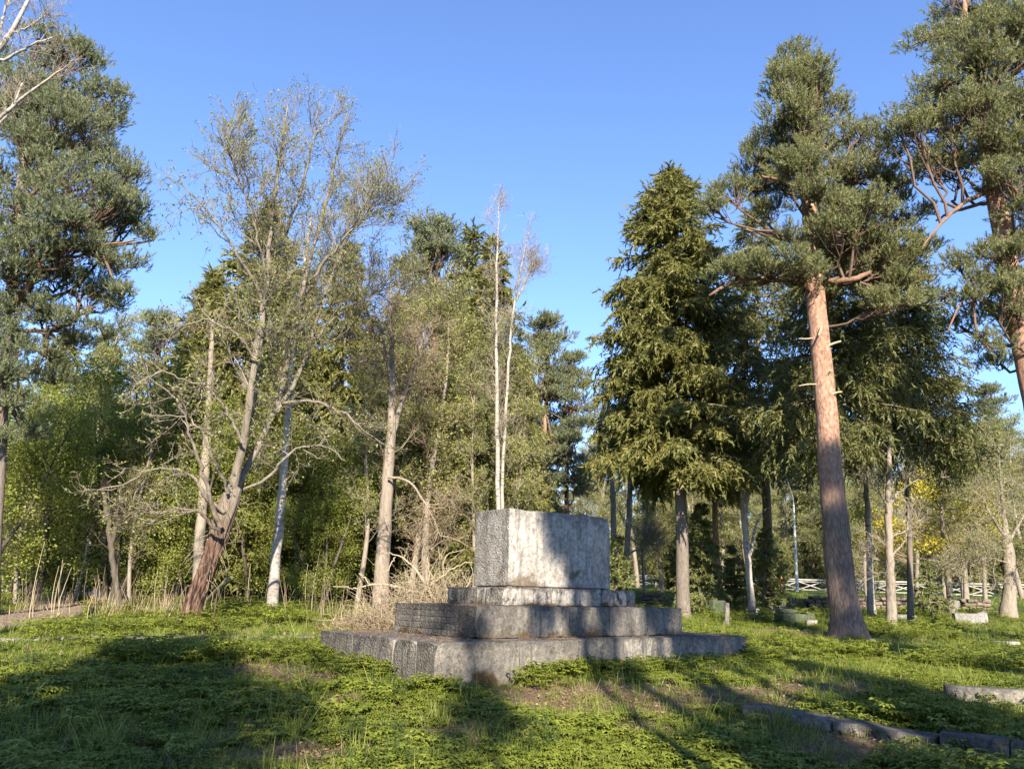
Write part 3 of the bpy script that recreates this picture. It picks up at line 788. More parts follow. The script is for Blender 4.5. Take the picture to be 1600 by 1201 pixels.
big_pine = pine_tree('big red barked pine standing right of the monument, its thick trunk bare to half height',
    [(1325, 994, 27), (1321, 955, 23), (1313, 900, 21.5), (1304, 800, 20), (1295, 700, 18.5), (1287, 600, 17), (1278, 500, 15.5), (1270, 420, 14.5), (1265, 360, 13), (1263, 300, 9), (1257, 220, 6), (1250, 150, 4), (1246, 95, 2)], 19.4,
    [(1248, 112, 40, 38), (1228, 130, 26, 26), (1268, 150, 52, 38), (1238, 180, 48, 32), (1290, 180, 34, 26), (1225, 235, 66, 34), (1295, 225, 62, 36), (1190, 262, 50, 28), (1345, 215, 32, 32), (1175, 300, 60, 28), (1260, 290, 66, 34), (1340, 285, 74, 36),
     (1395, 300, 46, 34), (1410, 350, 48, 36), (1325, 340, 56, 34), (1375, 390, 66, 42), (1430, 400, 38, 34), (1425, 450, 46, 34), (1350, 430, 54, 30), (1200, 335, 36, 18), (1135, 305, 36, 24), (1205, 425, 74, 24), (1255, 432, 42, 22), (1150, 425, 40, 20), (1320, 390, 40, 28),
     (1120, 330, 26, 22), (1390, 480, 46, 24), (1300, 470, 26, 16), (1370, 250, 40, 36), (1240, 372, 26, 14), (1256, 200, 40, 30, -.7), (1262, 262, 46, 34, -.9), (1275, 310, 52, 26, -1.2), (1230, 270, 40, 28, -1), (1310, 360, 40, 30, -1.2), (1350, 330, 50, 34, -1.3), (1255, 430, 46, 20, -.8), (1400, 420, 50, 40, -.5), (1365, 460, 44, 26), (1300, 415, 36, 18, .8), (1249, 86, 15, 13), (1226, 96, 12, 14), (1272, 112, 18, 18), (1290, 140, 16, 16), (1212, 150, 14, 14)],
    15, limbs=[[(1264, 392, 6.00), (1245, 378, 5.25), (1222, 372, 4.12), (1196, 366, 3.00), (1165, 358, 1.88)], [(1265, 395, 6.00, 0), (1280, 362, 6.00, -.3), (1290, 340, 5.25, -.5), (1305, 322, 3.75, -.7), (1330, 310, 2.25, -.9)],
                [(1266, 385, 5.25, 0), (1268, 350, 5.25, -.4), (1258, 330, 3.75, -.8), (1250, 300, 2.25, -1)],
                [(1266, 380, 4.50), (1290, 362, 4.50), (1305, 378, 3.00, .2), (1330, 385, 2.25, .4)], [(1270, 430, 4.50), (1300, 440, 4.50, -.4), (1330, 437, 4.88, -.6), (1348, 432, 4.50, -.6), (1360, 425, 3.00, -.6)],
                [(1270, 450, 3.75), (1215, 436, 3.75, -.3), (1152, 437, 3.75, -.5), (1128, 448, 3.00, -.5), (1108, 462, 1.95, -.5)], [(1262, 305, 4.50), (1230, 285, 3.00), (1190, 275, 1.88)], [(1262, 290, 4.50), (1300, 265, 3.00), (1340, 250, 1.88)]],
    stubs=[[(1292, 541, 2.4, -.2), (1303, 536, 2, -.25), (1314, 533, 1.6, -.3)], [(1298, 617, 2.2, -.2), (1308, 612, 1.8, -.25), (1316, 612, 1.4, -.3)], [(1272, 528, 1.5, -.1), (1258, 530, 1.2, -.1), (1248, 529, 1, -.1)], [(1282, 601, 1.6, -.1), (1262, 599, 1.3, -.1), (1248, 603, 1, -.1)],
           [(1284, 510, 2.2, -.28), (1281, 520, 2, -.42), (1279, 524, 1.5, -.55)], [(1293, 585, 1.8, -.25), (1299, 578, 1.2, -.4)]],
    dens=2.7, shoots=16, nb=19, w=.018, L=.09, sub=(.2, .34))

right_pine = pine_tree('tall pine at the right border, reddish limbs showing under its crown',
    [(1672, 1000, 27), (1662, 930, 22), (1646, 800, 20), (1625, 680, 18), (1604, 575, 16.5), (1582, 450, 15.5), (1563, 350, 14.5), (1550, 280, 13), (1534, 200, 9), (1520, 110, 6), (1508, 30, 4), (1502, -40, 2)], 18.4,
    [(1505, -30, 60, 34), (1520, 30, 70, 38), (1465, 62, 46, 22), (1575, 55, 50, 36), (1438, 68, 22, 14), (1500, 95, 60, 32), (1560, 115, 64, 40), (1610, 90, 46, 50), (1470, 140, 44, 26), (1448, 165, 36, 26), (1510, 170, 66, 36), (1585, 175, 66, 40), (1430, 208, 42, 24), (1408, 212, 22, 14), (1480, 218, 60, 30), (1555, 235, 66, 34), (1625, 235, 50, 60), (1455, 262, 50, 24), (1500, 275, 40, 22),
     (1590, 300, 56, 30), (1590, 385, 50, 36), (1545, 395, 34, 26), (1600, 450, 46, 36), (1525, 470, 36, 30), (1560, 500, 46, 34), (1600, 530, 30, 30), (1545, 545, 32, 24), (1500, 510, 26, 22), (1565, 570, 26, 18), (1650, 340, 60, 60), (1650, 480, 60, 70), (1660, 140, 60, 60), (1690, 560, 60, 50), (1470, 470, 22, 18), (1520, 100, 50, 36, -1), (1540, 170, 60, 40, -1.1), (1550, 225, 60, 34, -1.1), (1600, 60, 50, 50, -.6), (1580, 400, 40, 30, -1), (1600, 250, 50, 40, -1), (1415, 190, 34, 18), (1480, 190, 60, 30, -.6), (1530, 140, 60, 36, .8), (1575, 280, 50, 30, -1), (1610, 330, 50, 40, -.8), (1540, 440, 40, 28, -.4), (1575, 460, 40, 30, -.9), (1595, 500, 40, 36, -.5), (1500, 420, 30, 22, .5), (1465, 255, 44, 24, .6), (1520, 60, 60, 36, -.8), (1560, 20, 50, 30), (1600, 180, 60, 40, -.9)],
    16, limbs=[[(1551, 300, 4.20), (1530, 303, 4.20, -.2), (1505, 318, 3.60, -.4), (1480, 338, 2.70, -.6), (1458, 362, 1.80, -.7), (1440, 390, 1.20, -.8)], [(1552, 315, 3.60), (1520, 322, 3.00, .4), (1488, 330, 2.40, .6), (1462, 345, 1.50, .8)], [(1556, 330, 4.20), (1580, 318, 3.60, -.3), (1604, 315, 3.00, -.4), (1640, 300, 1.80, -.5)],
                [(1553, 310, 3.60, 0), (1575, 300, 3.00, .4), (1600, 270, 1.80, .6)], [(1570, 385, 3.00), (1540, 420, 2.40, -.3), (1500, 470, 1.80, -.4), (1480, 520, 1.20, -.5)], [(1578, 420, 3.00), (1550, 440, 2.40, .5), (1520, 470, 1.80, .7)], [(1566, 365, 3.00), (1600, 362, 2.40, -.5), (1640, 350, 1.80, -.6)]],
    dens=2.3, shoots=14, nb=18, w=.018, L=.09, sub=(.2, .34))

left_pine = pine_tree('broad tall pine filling the left border, trunk half hidden by grey twigs',
    [(-12, 952, 11), (-8, 880, 8.5), (-1, 760, 8), (5, 650, 7.5), (12, 540, 7.5), (17, 460, 7.5), (24, 380, 7.5), (36, 260, 6), (50, 150, 4.5), (72, 90, 3), (92, 66, 1.5)], 18.6,
    [(100, 78, 34, 26), (62, 95, 40, 26), (135, 105, 30, 32), (30, 130, 40, 28), (95, 135, 52, 30), (158, 150, 30, 26), (55, 185, 58, 34), (125, 185, 54, 34), (175, 195, 22, 30), (10, 215, 40, 36), (85, 240, 64, 36), (150, 245, 50, 36), (188, 265, 26, 26), (40, 290, 60, 36), (120, 300, 66, 38), (190, 315, 32, 34), (70, 350, 66, 36), (150, 355, 58, 34), (205, 358, 26, 20), (238, 376, 16, 10),
     (20, 365, 44, 34), (110, 405, 66, 34), (175, 415, 44, 28), (60, 425, 44, 28), (30, 485, 50, 30), (130, 455, 50, 22), (190, 470, 30, 20), (95, 505, 44, 22), (10, 540, 34, 26), (70, 555, 40, 20), (-30, 300, 40, 60), (-40, 420, 40, 60), (-40, 180, 40, 50), (165, 300, 40, 36), (-30, 100, 40, 40), (60, 140, 44, 34, -.9), (45, 230, 50, 40, -1), (30, 330, 50, 40, -1), (25, 400, 40, 34, -1), (90, 190, 50, 36, -1), (110, 350, 60, 40, -1), (50, 380, 40, 30, -1), (140, 400, 50, 36, -.5), (20, 440, 50, 34, -.6), (90, 440, 50, 30, .5), (150, 480, 44, 26, .8), (60, 500, 46, 28, .6), (110, 540, 44, 24, 1), (30, 590, 44, 26, .5), (85, 600, 36, 20, 1), (160, 520, 30, 18, 1), (-20, 500, 50, 50), (-20, 600, 40, 40), (12, 545, 30, 24, -.7), (25, 630, 36, 22, -.4), (0, 690, 30, 22, -.3), (45, 680, 30, 16, .6), (14, 590, 26, 22, -.7), (60, 60, 34, 20), (120, 95, 30, 24), (175, 160, 24, 30), (200, 285, 26, 30), (175, 345, 40, 30), (205, 330, 28, 24), (140, 210, 50, 36, -.6), (100, 270, 60, 40, -.7), (40, 180, 50, 36, .5)],
    17, limbs=[[(18, 480, 6), (38, 455, 6, -.3), (55, 430, 5.5, -.5), (64, 412, 4, -.6), (80, 380, 2.5, -.7)], [(20, 470, 4), (60, 470, 3.5, .3), (110, 455, 2.5, .5), (160, 455, 1.5, .6)], [(22, 420, 4), (70, 400, 3, -.4), (140, 385, 2, -.6), (210, 375, 1.2, -.8)], [(30, 320, 4), (55, 300, 3.5, -.3), (80, 270, 2.5, -.6)], [(16, 520, 3), (60, 515, 2.4, .3), (110, 520, 1.5, .4)]],
    dens=2.3, shoots=14, nb=17, w=.018, L=.09, sub=(.2, .34), mat='pine_needles_blue', bark='spruce_bark')

def px_h(px, py, Y, base):      # height over base of a treetop seen at (px, py)
    return at(px, py, Y)[2] - base[2]

def spruce_tree(label, base_px, Y, top_px, half_px, z_crown_px, seed, trunk_half=9, prof=None, mat='spruce_needles', lean=(), flare=.5, group=None, **kw):
    rng = rngs(seed)
    b = on_ground(ground_at(base_px, Y))
    top = at(top_px[0], top_px[1], Y) - b
    h = top[2]; t = thing('spruce_tree', label, 'tree', b, group)
    k = Y / F_PX
    zs = np.linspace(-0.2, h, 34)
    P = np.stack([np.interp(zs, [0, h], [0, top[0]]) + 0.05 * np.sin(zs * .5), 0 * zs, zs], 1)
    R = trunk_half * k * np.clip(1 - zs / h, 0.03, 1) ** 0.75
    trunk_mesh(P, R, rng, 14, flare).build('trunk', M['spruce_bark'], t)
    z0 = at(base_px, z_crown_px, Y)[2] - b[2]
    rad = half_px * k
    pf = prof or (lambda q: np.interp(q, [0, z0 / h, z0 / h + .12, .6, .85, 1], [.9, .95, 1.0, .90, .54, .05]))
    m = MB(); spruce_crown(m, h, z0, lambda q: rad * pf(q), rng, P, **kw)
    m.build('crown', [M['twig_brown'], M[mat]], t)
    return t

spruce_a = spruce_tree('tall olive green spruce right behind the monument with straight grey trunk', 1066, 25.5, (1046, 268), 148, 735, 21, 10.5, spacing=0.24, per=8, tw=12, hang=(.35, 1.05), sprig=5, L=0.18, w=0.06, droop=.5)
spruce_b = spruce_tree('dark spruce with hanging boughs close behind the big pine, trunk grazing it', 1303, 22.5, (1316, 300), 178, 690, 22, 9, mat='spruce_dark', sky_gap=.1, spacing=0.27, per=7, tw=11, hang=(.45, 1.35), sprig=5, L=0.16, w=0.042, droop=.62,
    prof=lambda q: np.interp(q, [0, .3, .45, .6, .8, 1], [.7, .95, 1.0, .78, .45, .04]))
spruce_c = spruce_tree('dark drooping spruce between the olive spruce and the big pine', 1201, 29, (1178, 330), 138, 705, 23, 8, mat='spruce_dark', sky_gap=.1, spacing=0.34, per=7, tw=9.5, hang=(.5, 1.3), sprig=4, L=0.19, w=0.055, droop=.62,
    prof=lambda q: np.interp(q, [0, .3, .5, .7, .85, 1], [.8, 1, .95, .65, .4, .04]))
spruce_d = spruce_tree('dark spruce hung with long sprays right of the big pine over the yellow blossom', 1418, 24.5, (1405, 385), 142, 700, 24, 5, mat='spruce_dark', spacing=0.26, per=8, tw=11, hang=(.5, 1.4), sprig=4, L=0.17, w=0.046, droop=.66,
    prof=lambda q: np.interp(q, [0, .3, .5, .7, .85, 1], [.9, 1, .9, .7, .4, .04]))
young_a = spruce_tree('dense young spruce right of the olive spruce trunk, green down to the grass', 1094, 27.5, (1092, 782), 44, 944, 25, 3, mat='young_needles', spacing=0.16, per=7, tw=14, hang=(.12, .35), sprig=3, L=0.12, w=0.04, droop=.2, flare=0,
    prof=lambda q: np.interp(q, [0, .2, .6, 1], [.95, 1, .72, .06]))
young_b = spruce_tree('dense young spruce beside the forked birch', 1190, 28.5, (1196, 820), 40, 940, 26, 3, mat='young_needles', spacing=0.16, per=7, tw=14, hang=(.12, .35), sprig=3, L=0.12, w=0.04, droop=.2, flare=0,
    prof=lambda q: np.interp(q, [0, .2, .6, 1], [.95, 1, .72, .06]))
young_c = spruce_tree('young spruce peeping out past the right edge of the monument block', 962, 28, (964, 838), 34, 940, 27, 3, mat='young_needles', spacing=0.17, per=7, tw=13, hang=(.12, .35), sprig=3, L=0.12, w=0.04, droop=.2, flare=0,
    prof=lambda q: np.interp(q, [0, .2, .6, 1], [.95, 1, .72, .06]))
young_d = spruce_tree('young spruce between the red pine trunk and the forked birch', 1150, 31, (1142, 850), 34, 938, 29, 3, mat='young_needles', spacing=0.17, per=7, tw=13, hang=(.12, .35), sprig=3, L=0.13, w=0.04, droop=.2, flare=0,
    prof=lambda q: np.interp(q, [0, .2, .6, 1], [.95, 1, .72, .06]))
small_fir = spruce_tree('small pale green spruce with a pointed leader on the grass before the fence', 1452, 27, (1442, 872), 40, 952, 28, 2, mat='young_needles', spacing=0.17, per=7, tw=13, hang=(.08, .24), sprig=3, L=0.10, w=0.032, droop=.1, flare=0,
    prof=lambda q: np.interp(q, [0, .15, .5, .8, 1], [1.0, 1, .6, .22, .04]))

# --- the leaning old willow
def willow():
    rng = rngs(31); Y = 17.3
    tk, tr = px_path([(294, 972, 23), (300, 945, 20), (318, 905, 18), (334, 860, 18), (348, 815, 19), (358, 785, 19), (366, 762, 15)], Y)
    tk, tr = refine(tk, tr * .76, 60)
    t, b = start_tree('old_willow_tree', 'old leaning willow with red brown rotten trunk and wide bare budding crown', tk)
    tk -= b; tk[0, 2] = -.25
    trunk_mesh(tk, tr, rng, 64, 0.6, 0.12, roots=4, ridge=.13).build('trunk', M['willow_bark'], t)
    stems = [
        [(356, 790, 14, 0), (370, 730, 11.5, -.1), (382, 670, 10, -.15), (392, 615, 8.6, -.2), (401, 555, 8, -.2), (409, 500, 7.6, -.2), (416, 450, 7, -.2), (422, 390, 5.4, -.25), (430, 310, 4, -.3), (440, 230, 2.6, -.3), (450, 165, 1.4, -.4)],
        [(372, 735, 8, .3), (392, 655, 7, .35), (402, 590, 6.6, .4), (412, 520, 6, .4), (425, 440, 5.4, .5), (445, 370, 4, .5), (470, 300, 3, .5), (490, 220, 1.8, .4), (500, 160, 1, .4)],
        [(362, 780, 11, 0), (385, 728, 9, .5), (412, 682, 8.4, .8), (432, 640, 8, 1.0), (446, 590, 7, 1.2), (456, 540, 6.6, 1.3), (464, 490, 6, 1.3), (476, 440, 5.2, 1.3), (492, 380, 4, 1.4), (512, 300, 3, 1.5), (532, 220, 2, 1.5), (545, 165, 1, 1.5)],
        [(432, 645, 6.5, 1.0), (462, 600, 5.5, 1.3), (482, 540, 5, 1.6), (498, 480, 4.6, 1.8), (525, 410, 3.6, 2.0), (560, 340, 2.6, 2.2), (590, 290, 1.6, 2.4), (608, 255, 1, 2.5)],
        [(412, 475, 5, -.2), (390, 430, 4, -.6), (360, 380, 3.2, -1.0), (335, 345, 2.6, -1.2), (310, 315, 2, -1.4), (280, 285, 1.4, -1.6), (252, 268, .8, -1.8)],
        [(466, 480, 4.4, 1.3), (505, 410, 3.6, .9), (540, 370, 3, .6), (580, 330, 2.2, .4), (605, 305, 1.6, .3), (625, 292, .8, .2)],
        [(418, 440, 4, -.2), (405, 380, 3, -.7), (385, 310, 2.4, -1.0), (362, 250, 1.8, -1.2), (345, 215, 1, -1.4)],
        [(482, 540, 3.6, 1.6), (520, 500, 3, 1.8), (560, 470, 2.4, 1.9), (600, 450, 1.6, 2.0), (640, 440, .9, 2)],
        [(440, 630, 4.5, 1.0), (485, 625, 3.8, 1.1), (530, 640, 3, 1.2), (560, 665, 2.2, 1.2), (590, 690, 1.2, 1.3)],
        [(345, 822, 7, -.3), (330, 780, 6, -.6), (318, 745, 5, -.8), (306, 705, 4, -1.0), (295, 670, 2.6, -1.2), (280, 630, 1.6, -1.3)],
        [(350, 800, 5.4, -.2), (318, 775, 4.6, -.5), (300, 740, 4, -.6), (270, 730, 3.4, -.7), (235, 735, 2.8, -.8), (200, 752, 2, -.8), (165, 770, 1.2, -.9)],
        [(356, 770, 5, -.3), (338, 725, 4.2, -.7), (325, 690, 3.4, -.9), (290, 640, 2.6, -1.1), (250, 600, 2, -1.2), (205, 575, 1.2, -1.3)],
        [(342, 835, 5, -.4), (320, 800, 4, -.8), (290, 790, 3.2, -1.0), (250, 805, 2.4, -1.2), (210, 790, 1.6, -1.3), (170, 800, .9, -1.4)],
        [(378, 690, 4, -.4), (355, 640, 3.2, -.8), (320, 600, 2.6, -1), (270, 590, 2, -1.2), (225, 560, 1.2, -1.3)],
        [(372, 770, 4.6, .4), (420, 745, 3.6, .4), (460, 700, 3, .4), (505, 695, 2.2, .4), (540, 720, 1.3, .4)],
        [(400, 560, 3.4, -.4), (370, 520, 2.8, -.8), (330, 500, 2.2, -1), (290, 505, 1.6, -1.1), (250, 520, 1, -1.2)],
    ]
    SP, SR = [], []
    for st in stems:
        p, r = px_path([q[:3] for q in st], Y, [q[3] for q in st]); p, r = refine(p, r * .64, 22, rng, 0.022); p -= b
        m = MB(); m.tubes(p, r * rng.uniform(.88, 1.12, 22), 9, 0, True); m.build('limb', M['willow_bark'], t)
        SP.append(p); SR.append(r)
    P = np.stack(SP); m = MB()
    up = P[[0, 1, 2, 3, 5, 6, 7]]; lo = P[[4, 8, 9, 10, 11, 12, 13, 14, 15]]; mid = P[[0, 1, 2, 3]][:, 2:13]
    twig_tree(m, up, None, rng, [dict(n=26, L=1.35, ang=(25, 70), up=.25, wander=.17, trop=(0, 0, .05), r=.013, k=6, sides=4, t0=.2, t1=.92, short=.3),
                                 dict(n=8, L=.75, ang=(20, 55), up=.2, wander=.18, trop=(0, 0, .05), r=.0068, k=4, sides=3, t0=.15),
                                 dict(n=5, L=.36, ang=(20, 55), up=.1, wander=.2, r=.0045, k=3, tip=.6, t0=.2)], dict(n=3, L=.055, w=.028, mat=1, t0=.5, jit=.015))
    twig_tree(m, lo, None, rng, [dict(n=8, L=1.05, ang=(30, 75), up=-.05, wander=.28, trop=(0, 0, -.02), r=.014, k=6, sides=4, t0=.3),
                                 dict(n=6, L=.55, ang=(30, 80), wander=.32, trop=(0, 0, -.02), r=.0075, k=5, sides=3, t0=.15),
                                 dict(n=4, L=.26, ang=(30, 75), wander=.3, r=.0045, k=3, tip=.6, t0=.1)], dict(n=2, L=.06, w=.034, mat=1, t0=.3))
    twig_tree(m, mid, None, rng, [dict(n=46, L=.75, ang=(35, 95), up=-.05, wander=.33, trop=(0, 0, -.02), r=.008, k=6, t0=0.0, short=.1), dict(n=7, L=.38, ang=(30, 80), wander=.35, r=.005, k=4, t0=.1)], dict(n=4, L=.065, w=.036, mat=1, t0=.2, jit=.02))
    m.build('crown', [M['twig_willow'], M['bud_leaf']], t)
    # ragged suckers hanging round the lower trunk
    m = MB(); s, tan = sample(tk[None], np.zeros(90, int), rng.uniform(.3, 1, 90))
    d = rng.normal(size=(90, 3)); d[:, 2] -= .6
    m.tubes(grow(s + nrm(d) * .15, d, rng.uniform(.25, .8, 90), 6, rng, .3, (0, 0, -.12)), taper(90, 6, .006, .003), 3, 0)
    m.build('sucker_shoots', M['twig_pale'], t)
    return t
willow()

# --- bare stems: birches, the peeling snag, thin trunks
def bare_tree(name, label, stems, Y, bark, seed, levels_n=(10, 5, 4), L=(1.3, .7, .35), r=(.013, .007, .0045), twig='twig_grey', leaf=None, t0=.35, ang=(25, 55), up=.25, flare=.25, n=12, trop=.05, cat='tree', group=None, wander=.16):
    rng = rngs(seed)
    P, R = px_path([q[:3] for q in stems[0]], Y, [q[3] if len(q) > 3 else 0 for q in stems[0]]); P, R = refine(P, R, 34, rng, .01)
    t, b = start_tree(name, label, P, group, cat)
    P -= b; P[0, 2] = min(P[0, 2], -0.2)
    trunk_mesh(P, R, rng, n, flare, .07).build('trunk', M[bark], t)
    A = [refine(P, R, 16)[0]]
    for st in stems[1:]:
        p, r_ = px_path([q[:3] for q in st], Y, [q[3] if len(q) > 3 else 0 for q in st]); p, r_ = refine(p, r_, 16, rng, .012); p -= b
        m = MB(); m.tubes(p, r_, 8, 0, True); m.build('limb', M[bark], t); A.append(p)
    m = MB(); A = np.stack(A)
    twig_tree(m, A, None, rng, [dict(n=levels_n[0], L=L[0], ang=ang, up=up, wander=wander, trop=(0, 0, trop), r=r[0], k=6, sides=4, t0=t0),
                                dict(n=levels_n[1], L=L[1], ang=ang, up=up * .4, wander=wander * 1.2, trop=(0, 0, trop * .5), r=r[1], k=5, t0=.2),
                                dict(n=levels_n[2], L=L[2], ang=ang, wander=wander * 1.4, r=r[2], k=3, tip=.6, t0=.15)], leaf)
    m.build('crown', [M[twig], M['bud_leaf']], t)
    return t
BUD = dict(n=2, L=.06, w=.03, mat=1, t0=.3, jit=.02)
bare_tree('birch_tree', 'pale trunked birch standing just right of the leaning willow', [[(426, 950, 10.66), (428, 920, 9.02), (433, 850, 7.79), (440, 770, 6.56), (447, 700, 5.74), (454, 610, 4.92), (460, 530, 4.59), (468, 470, 5), (476, 420, 3.6), (486, 340, 2)],
    [(462, 520, 3), (485, 480, 2.6), (510, 430, 1.8), (530, 390, 1)]], 21.5, 'birch_bark', 41, (16, 6, 5), t0=.25, ang=(30, 75), up=.05, leaf=BUD)
bare_tree('larch_snag', 'tall half dead tree with peeling pale bark and brown twiggy top, left of the monument', [[(594, 945, 14), (596, 900, 12), (600, 840, 11), (604, 780, 10), (608, 720, 9), (612, 660, 7.5), (613, 600, 5), (612, 540, 4), (611, 490, 2.6), (610, 440, 1.4)],
    [(610, 690, 5, .2), (622, 650, 4.5, .4), (634, 610, 3.6, .6), (650, 565, 2.6, .8), (662, 520, 1.6, 1)], [(613, 610, 2.6, -.3), (604, 560, 2.2, -.5), (596, 510, 1.4, -.6)], [(606, 745, 2.4, -.3), (640, 750, 2, -.5), (668, 790, 1.5, -.6), (690, 840, .9, -.7)]],
    22.5, 'snag_bark', 42, (24, 8, 5), L=(1.6, .7, .3), twig='twig_brown', t0=.38, ang=(35, 80), up=.05, trop=.0, wander=.22)
bare_tree('birch_tree', 'slender birch rising straight above the left edge of the monument block', [[(784, 945, 4.76), (782, 880, 4.08), (779, 800, 3.67), (777, 700, 3.40), (776, 600, 2.99), (775, 500, 2.45), (776, 430, 1.90), (778, 370, 1.22), (780, 310, 0.54)]],
    24.0, 'birch_bark', 43, (42, 8, 4), L=(.95, .5, .3), r=(.009, .005, .0035), t0=.3, ang=(25, 60), up=.2, twig='twig_grey')
bare_tree('birch_tree', 'forked slim birch leaning right beside the straight slender birch', [[(788, 945, 4.08), (786, 860, 3.40), (785, 740, 2.86), (790, 640, 2.45), (797, 540, 2.04), (804, 470, 1.63), (816, 410, 1.22), (828, 350, 0.61)], [(803, 475, 2, .2), (822, 440, 1.6, .4), (836, 410, .9, .6)]],
    25.0, 'birch_bark', 44, (30, 7, 4), L=(.95, .5, .3), r=(.009, .005, .0035), t0=.4, ang=(25, 60), up=.2)
bare_tree('birch_tree', 'white forked birch with a cut side limb, growing by a pale stone', [[(1176, 956, 6.40), (1172, 915, 5.60), (1167, 860, 5.12), (1162, 800, 4.80), (1158, 760, 3.68), (1154, 725, 2.40), (1150, 680, 1.20)],
    [(1163, 805, 4.6), (1168, 772, 4.2), (1178, 750, 4), (1186, 738, 3.6), (1188, 712, 2.4), (1187, 690, 1.2)], [(1170, 868, 3.4), (1175, 850, 3), (1180, 825, 2.4), (1185, 812, 1.8)], [(1187, 738, 1.6, .1), (1205, 737, 1.2, .1), (1225, 748, .8, .1)]],
    25.5, 'birch_bark', 45, (7, 4, 3), L=(.8, .45, .25), r=(.009, .006, .004), t0=.5)
bare_tree('thin_tree', 'thin grey trunked tree with side branches right of the big pine', [[(1394, 976, 9), (1392, 930, 8), (1390, 870, 6.6), (1388, 800, 5.6), (1389, 740, 4.6), (1390, 690, 2.6), (1391, 640, 1.2)],
    [(1389, 790, 2.2), (1402, 770, 1.8), (1424, 755, 1.2), (1445, 742, .7)], [(1390, 838, 1.8), (1410, 832, 1.5), (1430, 815, 1.1), (1446, 808, .7)], [(1392, 868, 2.2), (1404, 858, 1.8), (1416, 840, 1.3), (1420, 800, .8)], [(1390, 872, 1.5, .3), (1375, 876, 1.2, .4), (1362, 868, .8, .5)], [(1391, 897, 1.4, .2), (1376, 898, 1.1, .3), (1364, 893, .7, .4)], [(1388, 790, 2), (1376, 772, 1.5), (1368, 755, .9)]],
    22.5, 'grey_bark', 46, (9, 5, 3), L=(1.0, .5, .25), r=(.010, .006, .0042), t0=.35, ang=(30, 70))
bare_tree('thin_tree', 'slim pale trunked tree between the big pine and the grey thin tree', [[(1362, 958, 7.5), (1360, 920, 5.6), (1359, 860, 5), (1356, 800, 4.4), (1352, 740, 3.4), (1347, 680, 2), (1342, 630, 1)]],
    27.0, 'birch_bark', 47, (14, 5, 4), L=(1.0, .5, .25), r=(.010, .006, .0042), t0=.35, ang=(30, 70))
bare_tree('birch_tree', 'grey birch trunk seen just past the right edge of the monument block', [[(962, 940, 6), (960, 880, 5), (958, 800, 4.6), (956, 740, 4), (953, 680, 3), (950, 600, 1.5)]], 33, 'birch_bark', 48, (26, 7, 4), L=(1.3, .7, .4), r=(.012, .007, .005), t0=.4)
bare_tree('birch_tree', 'bent pale birch between the monument block and the olive spruce', [[(972, 938, 6), (978, 880, 5), (982, 820, 4.6), (985, 760, 4), (984, 700, 3), (980, 640, 1.5)], [(977, 868, 2), (995, 858, 1.6), (1014, 848, 1)]], 33.5, 'birch_bark', 49, (24, 7, 4), L=(1.4, .7, .4), r=(.012, .007, .005), t0=.35)

# --- the maple in yellow bloom and the burred tree at the right
def bloom_maple():
    rng = rngs(51); Y = 31
    P, R = px_path([(1484, 938, 5), (1482, 900, 4.4), (1476, 860, 4), (1472, 820, 3.4), (1470, 770, 2.6), (1472, 720, 1.4)], Y); P, R = refine(P, R, 20)
    t, b = start_tree('yellow_maple_tree', 'small maple in bright yellow bloom right of the big pine', P)
    P -= b; P[0, 2] = -.2; trunk_mesh(P, R, rng, 10, .2).build('trunk', M['grey_bark'], t)
    spots = [(1478, 700, 34, 14), (1520, 725, 26, 14), (1475, 775, 50, 18), (1425, 790, 34, 16), (1512, 800, 44, 18), (1545, 815, 24, 14), (1465, 815, 44, 14), (1400, 845, 40, 12), (1345, 800, 20, 14), (1380, 815, 26, 12), (1450, 850, 36, 12), (1520, 850, 30, 12), (1500, 755, 40, 14), (1345, 850, 20, 16), (1440, 740, 26, 12), (1505, 695, 26, 10), (1410, 700, 20, 14), (1430, 820, 30, 10), (1370, 860, 20, 10), (1490, 735, 40, 16), (1455, 765, 30, 14), (1530, 780, 30, 14), (1410, 765, 24, 12), (1395, 820, 30, 12), (1485, 845, 40, 12), (1550, 840, 20, 10), (1470, 690, 26, 10)]
    m = MB()
    for (c, r) in cloud_px(spots, Y, rng, 1.2):
        c = c - b; a = P[np.argmin(np.linalg.norm(P - (c - [0, 0, .6]), axis=1))]
        mid = (a + c) / 2 + [0, 0, -.1]; bough = np.stack([a, mid, c]); m.tubes(bough, [.03, .02, .01], 4, 0)
        n = 34; e = c + nrm(rng.normal(size=(n, 3))) * r * rng.random((n, 1)) ** .5
        s = sample(bough[None], np.zeros(n, int), rng.uniform(.4, 1, n))[0]
        m.tubes(np.stack([s, (s + e) / 2 + rng.normal(size=(n, 3)) * .06, e], 1), np.tile([.009, .006, .004], (n, 1)), 3, 0)
        q = np.repeat(e, 18, 0) + rng.normal(size=(n * 18, 3)) * .14
        m.leaves(q, rng.normal(size=q.shape) + [0, 0, .3], .085, .055, rng, 1)
    m.build('crown', [M['twig_brown'], M['yellow_bloom']], t)
bloom_maple()
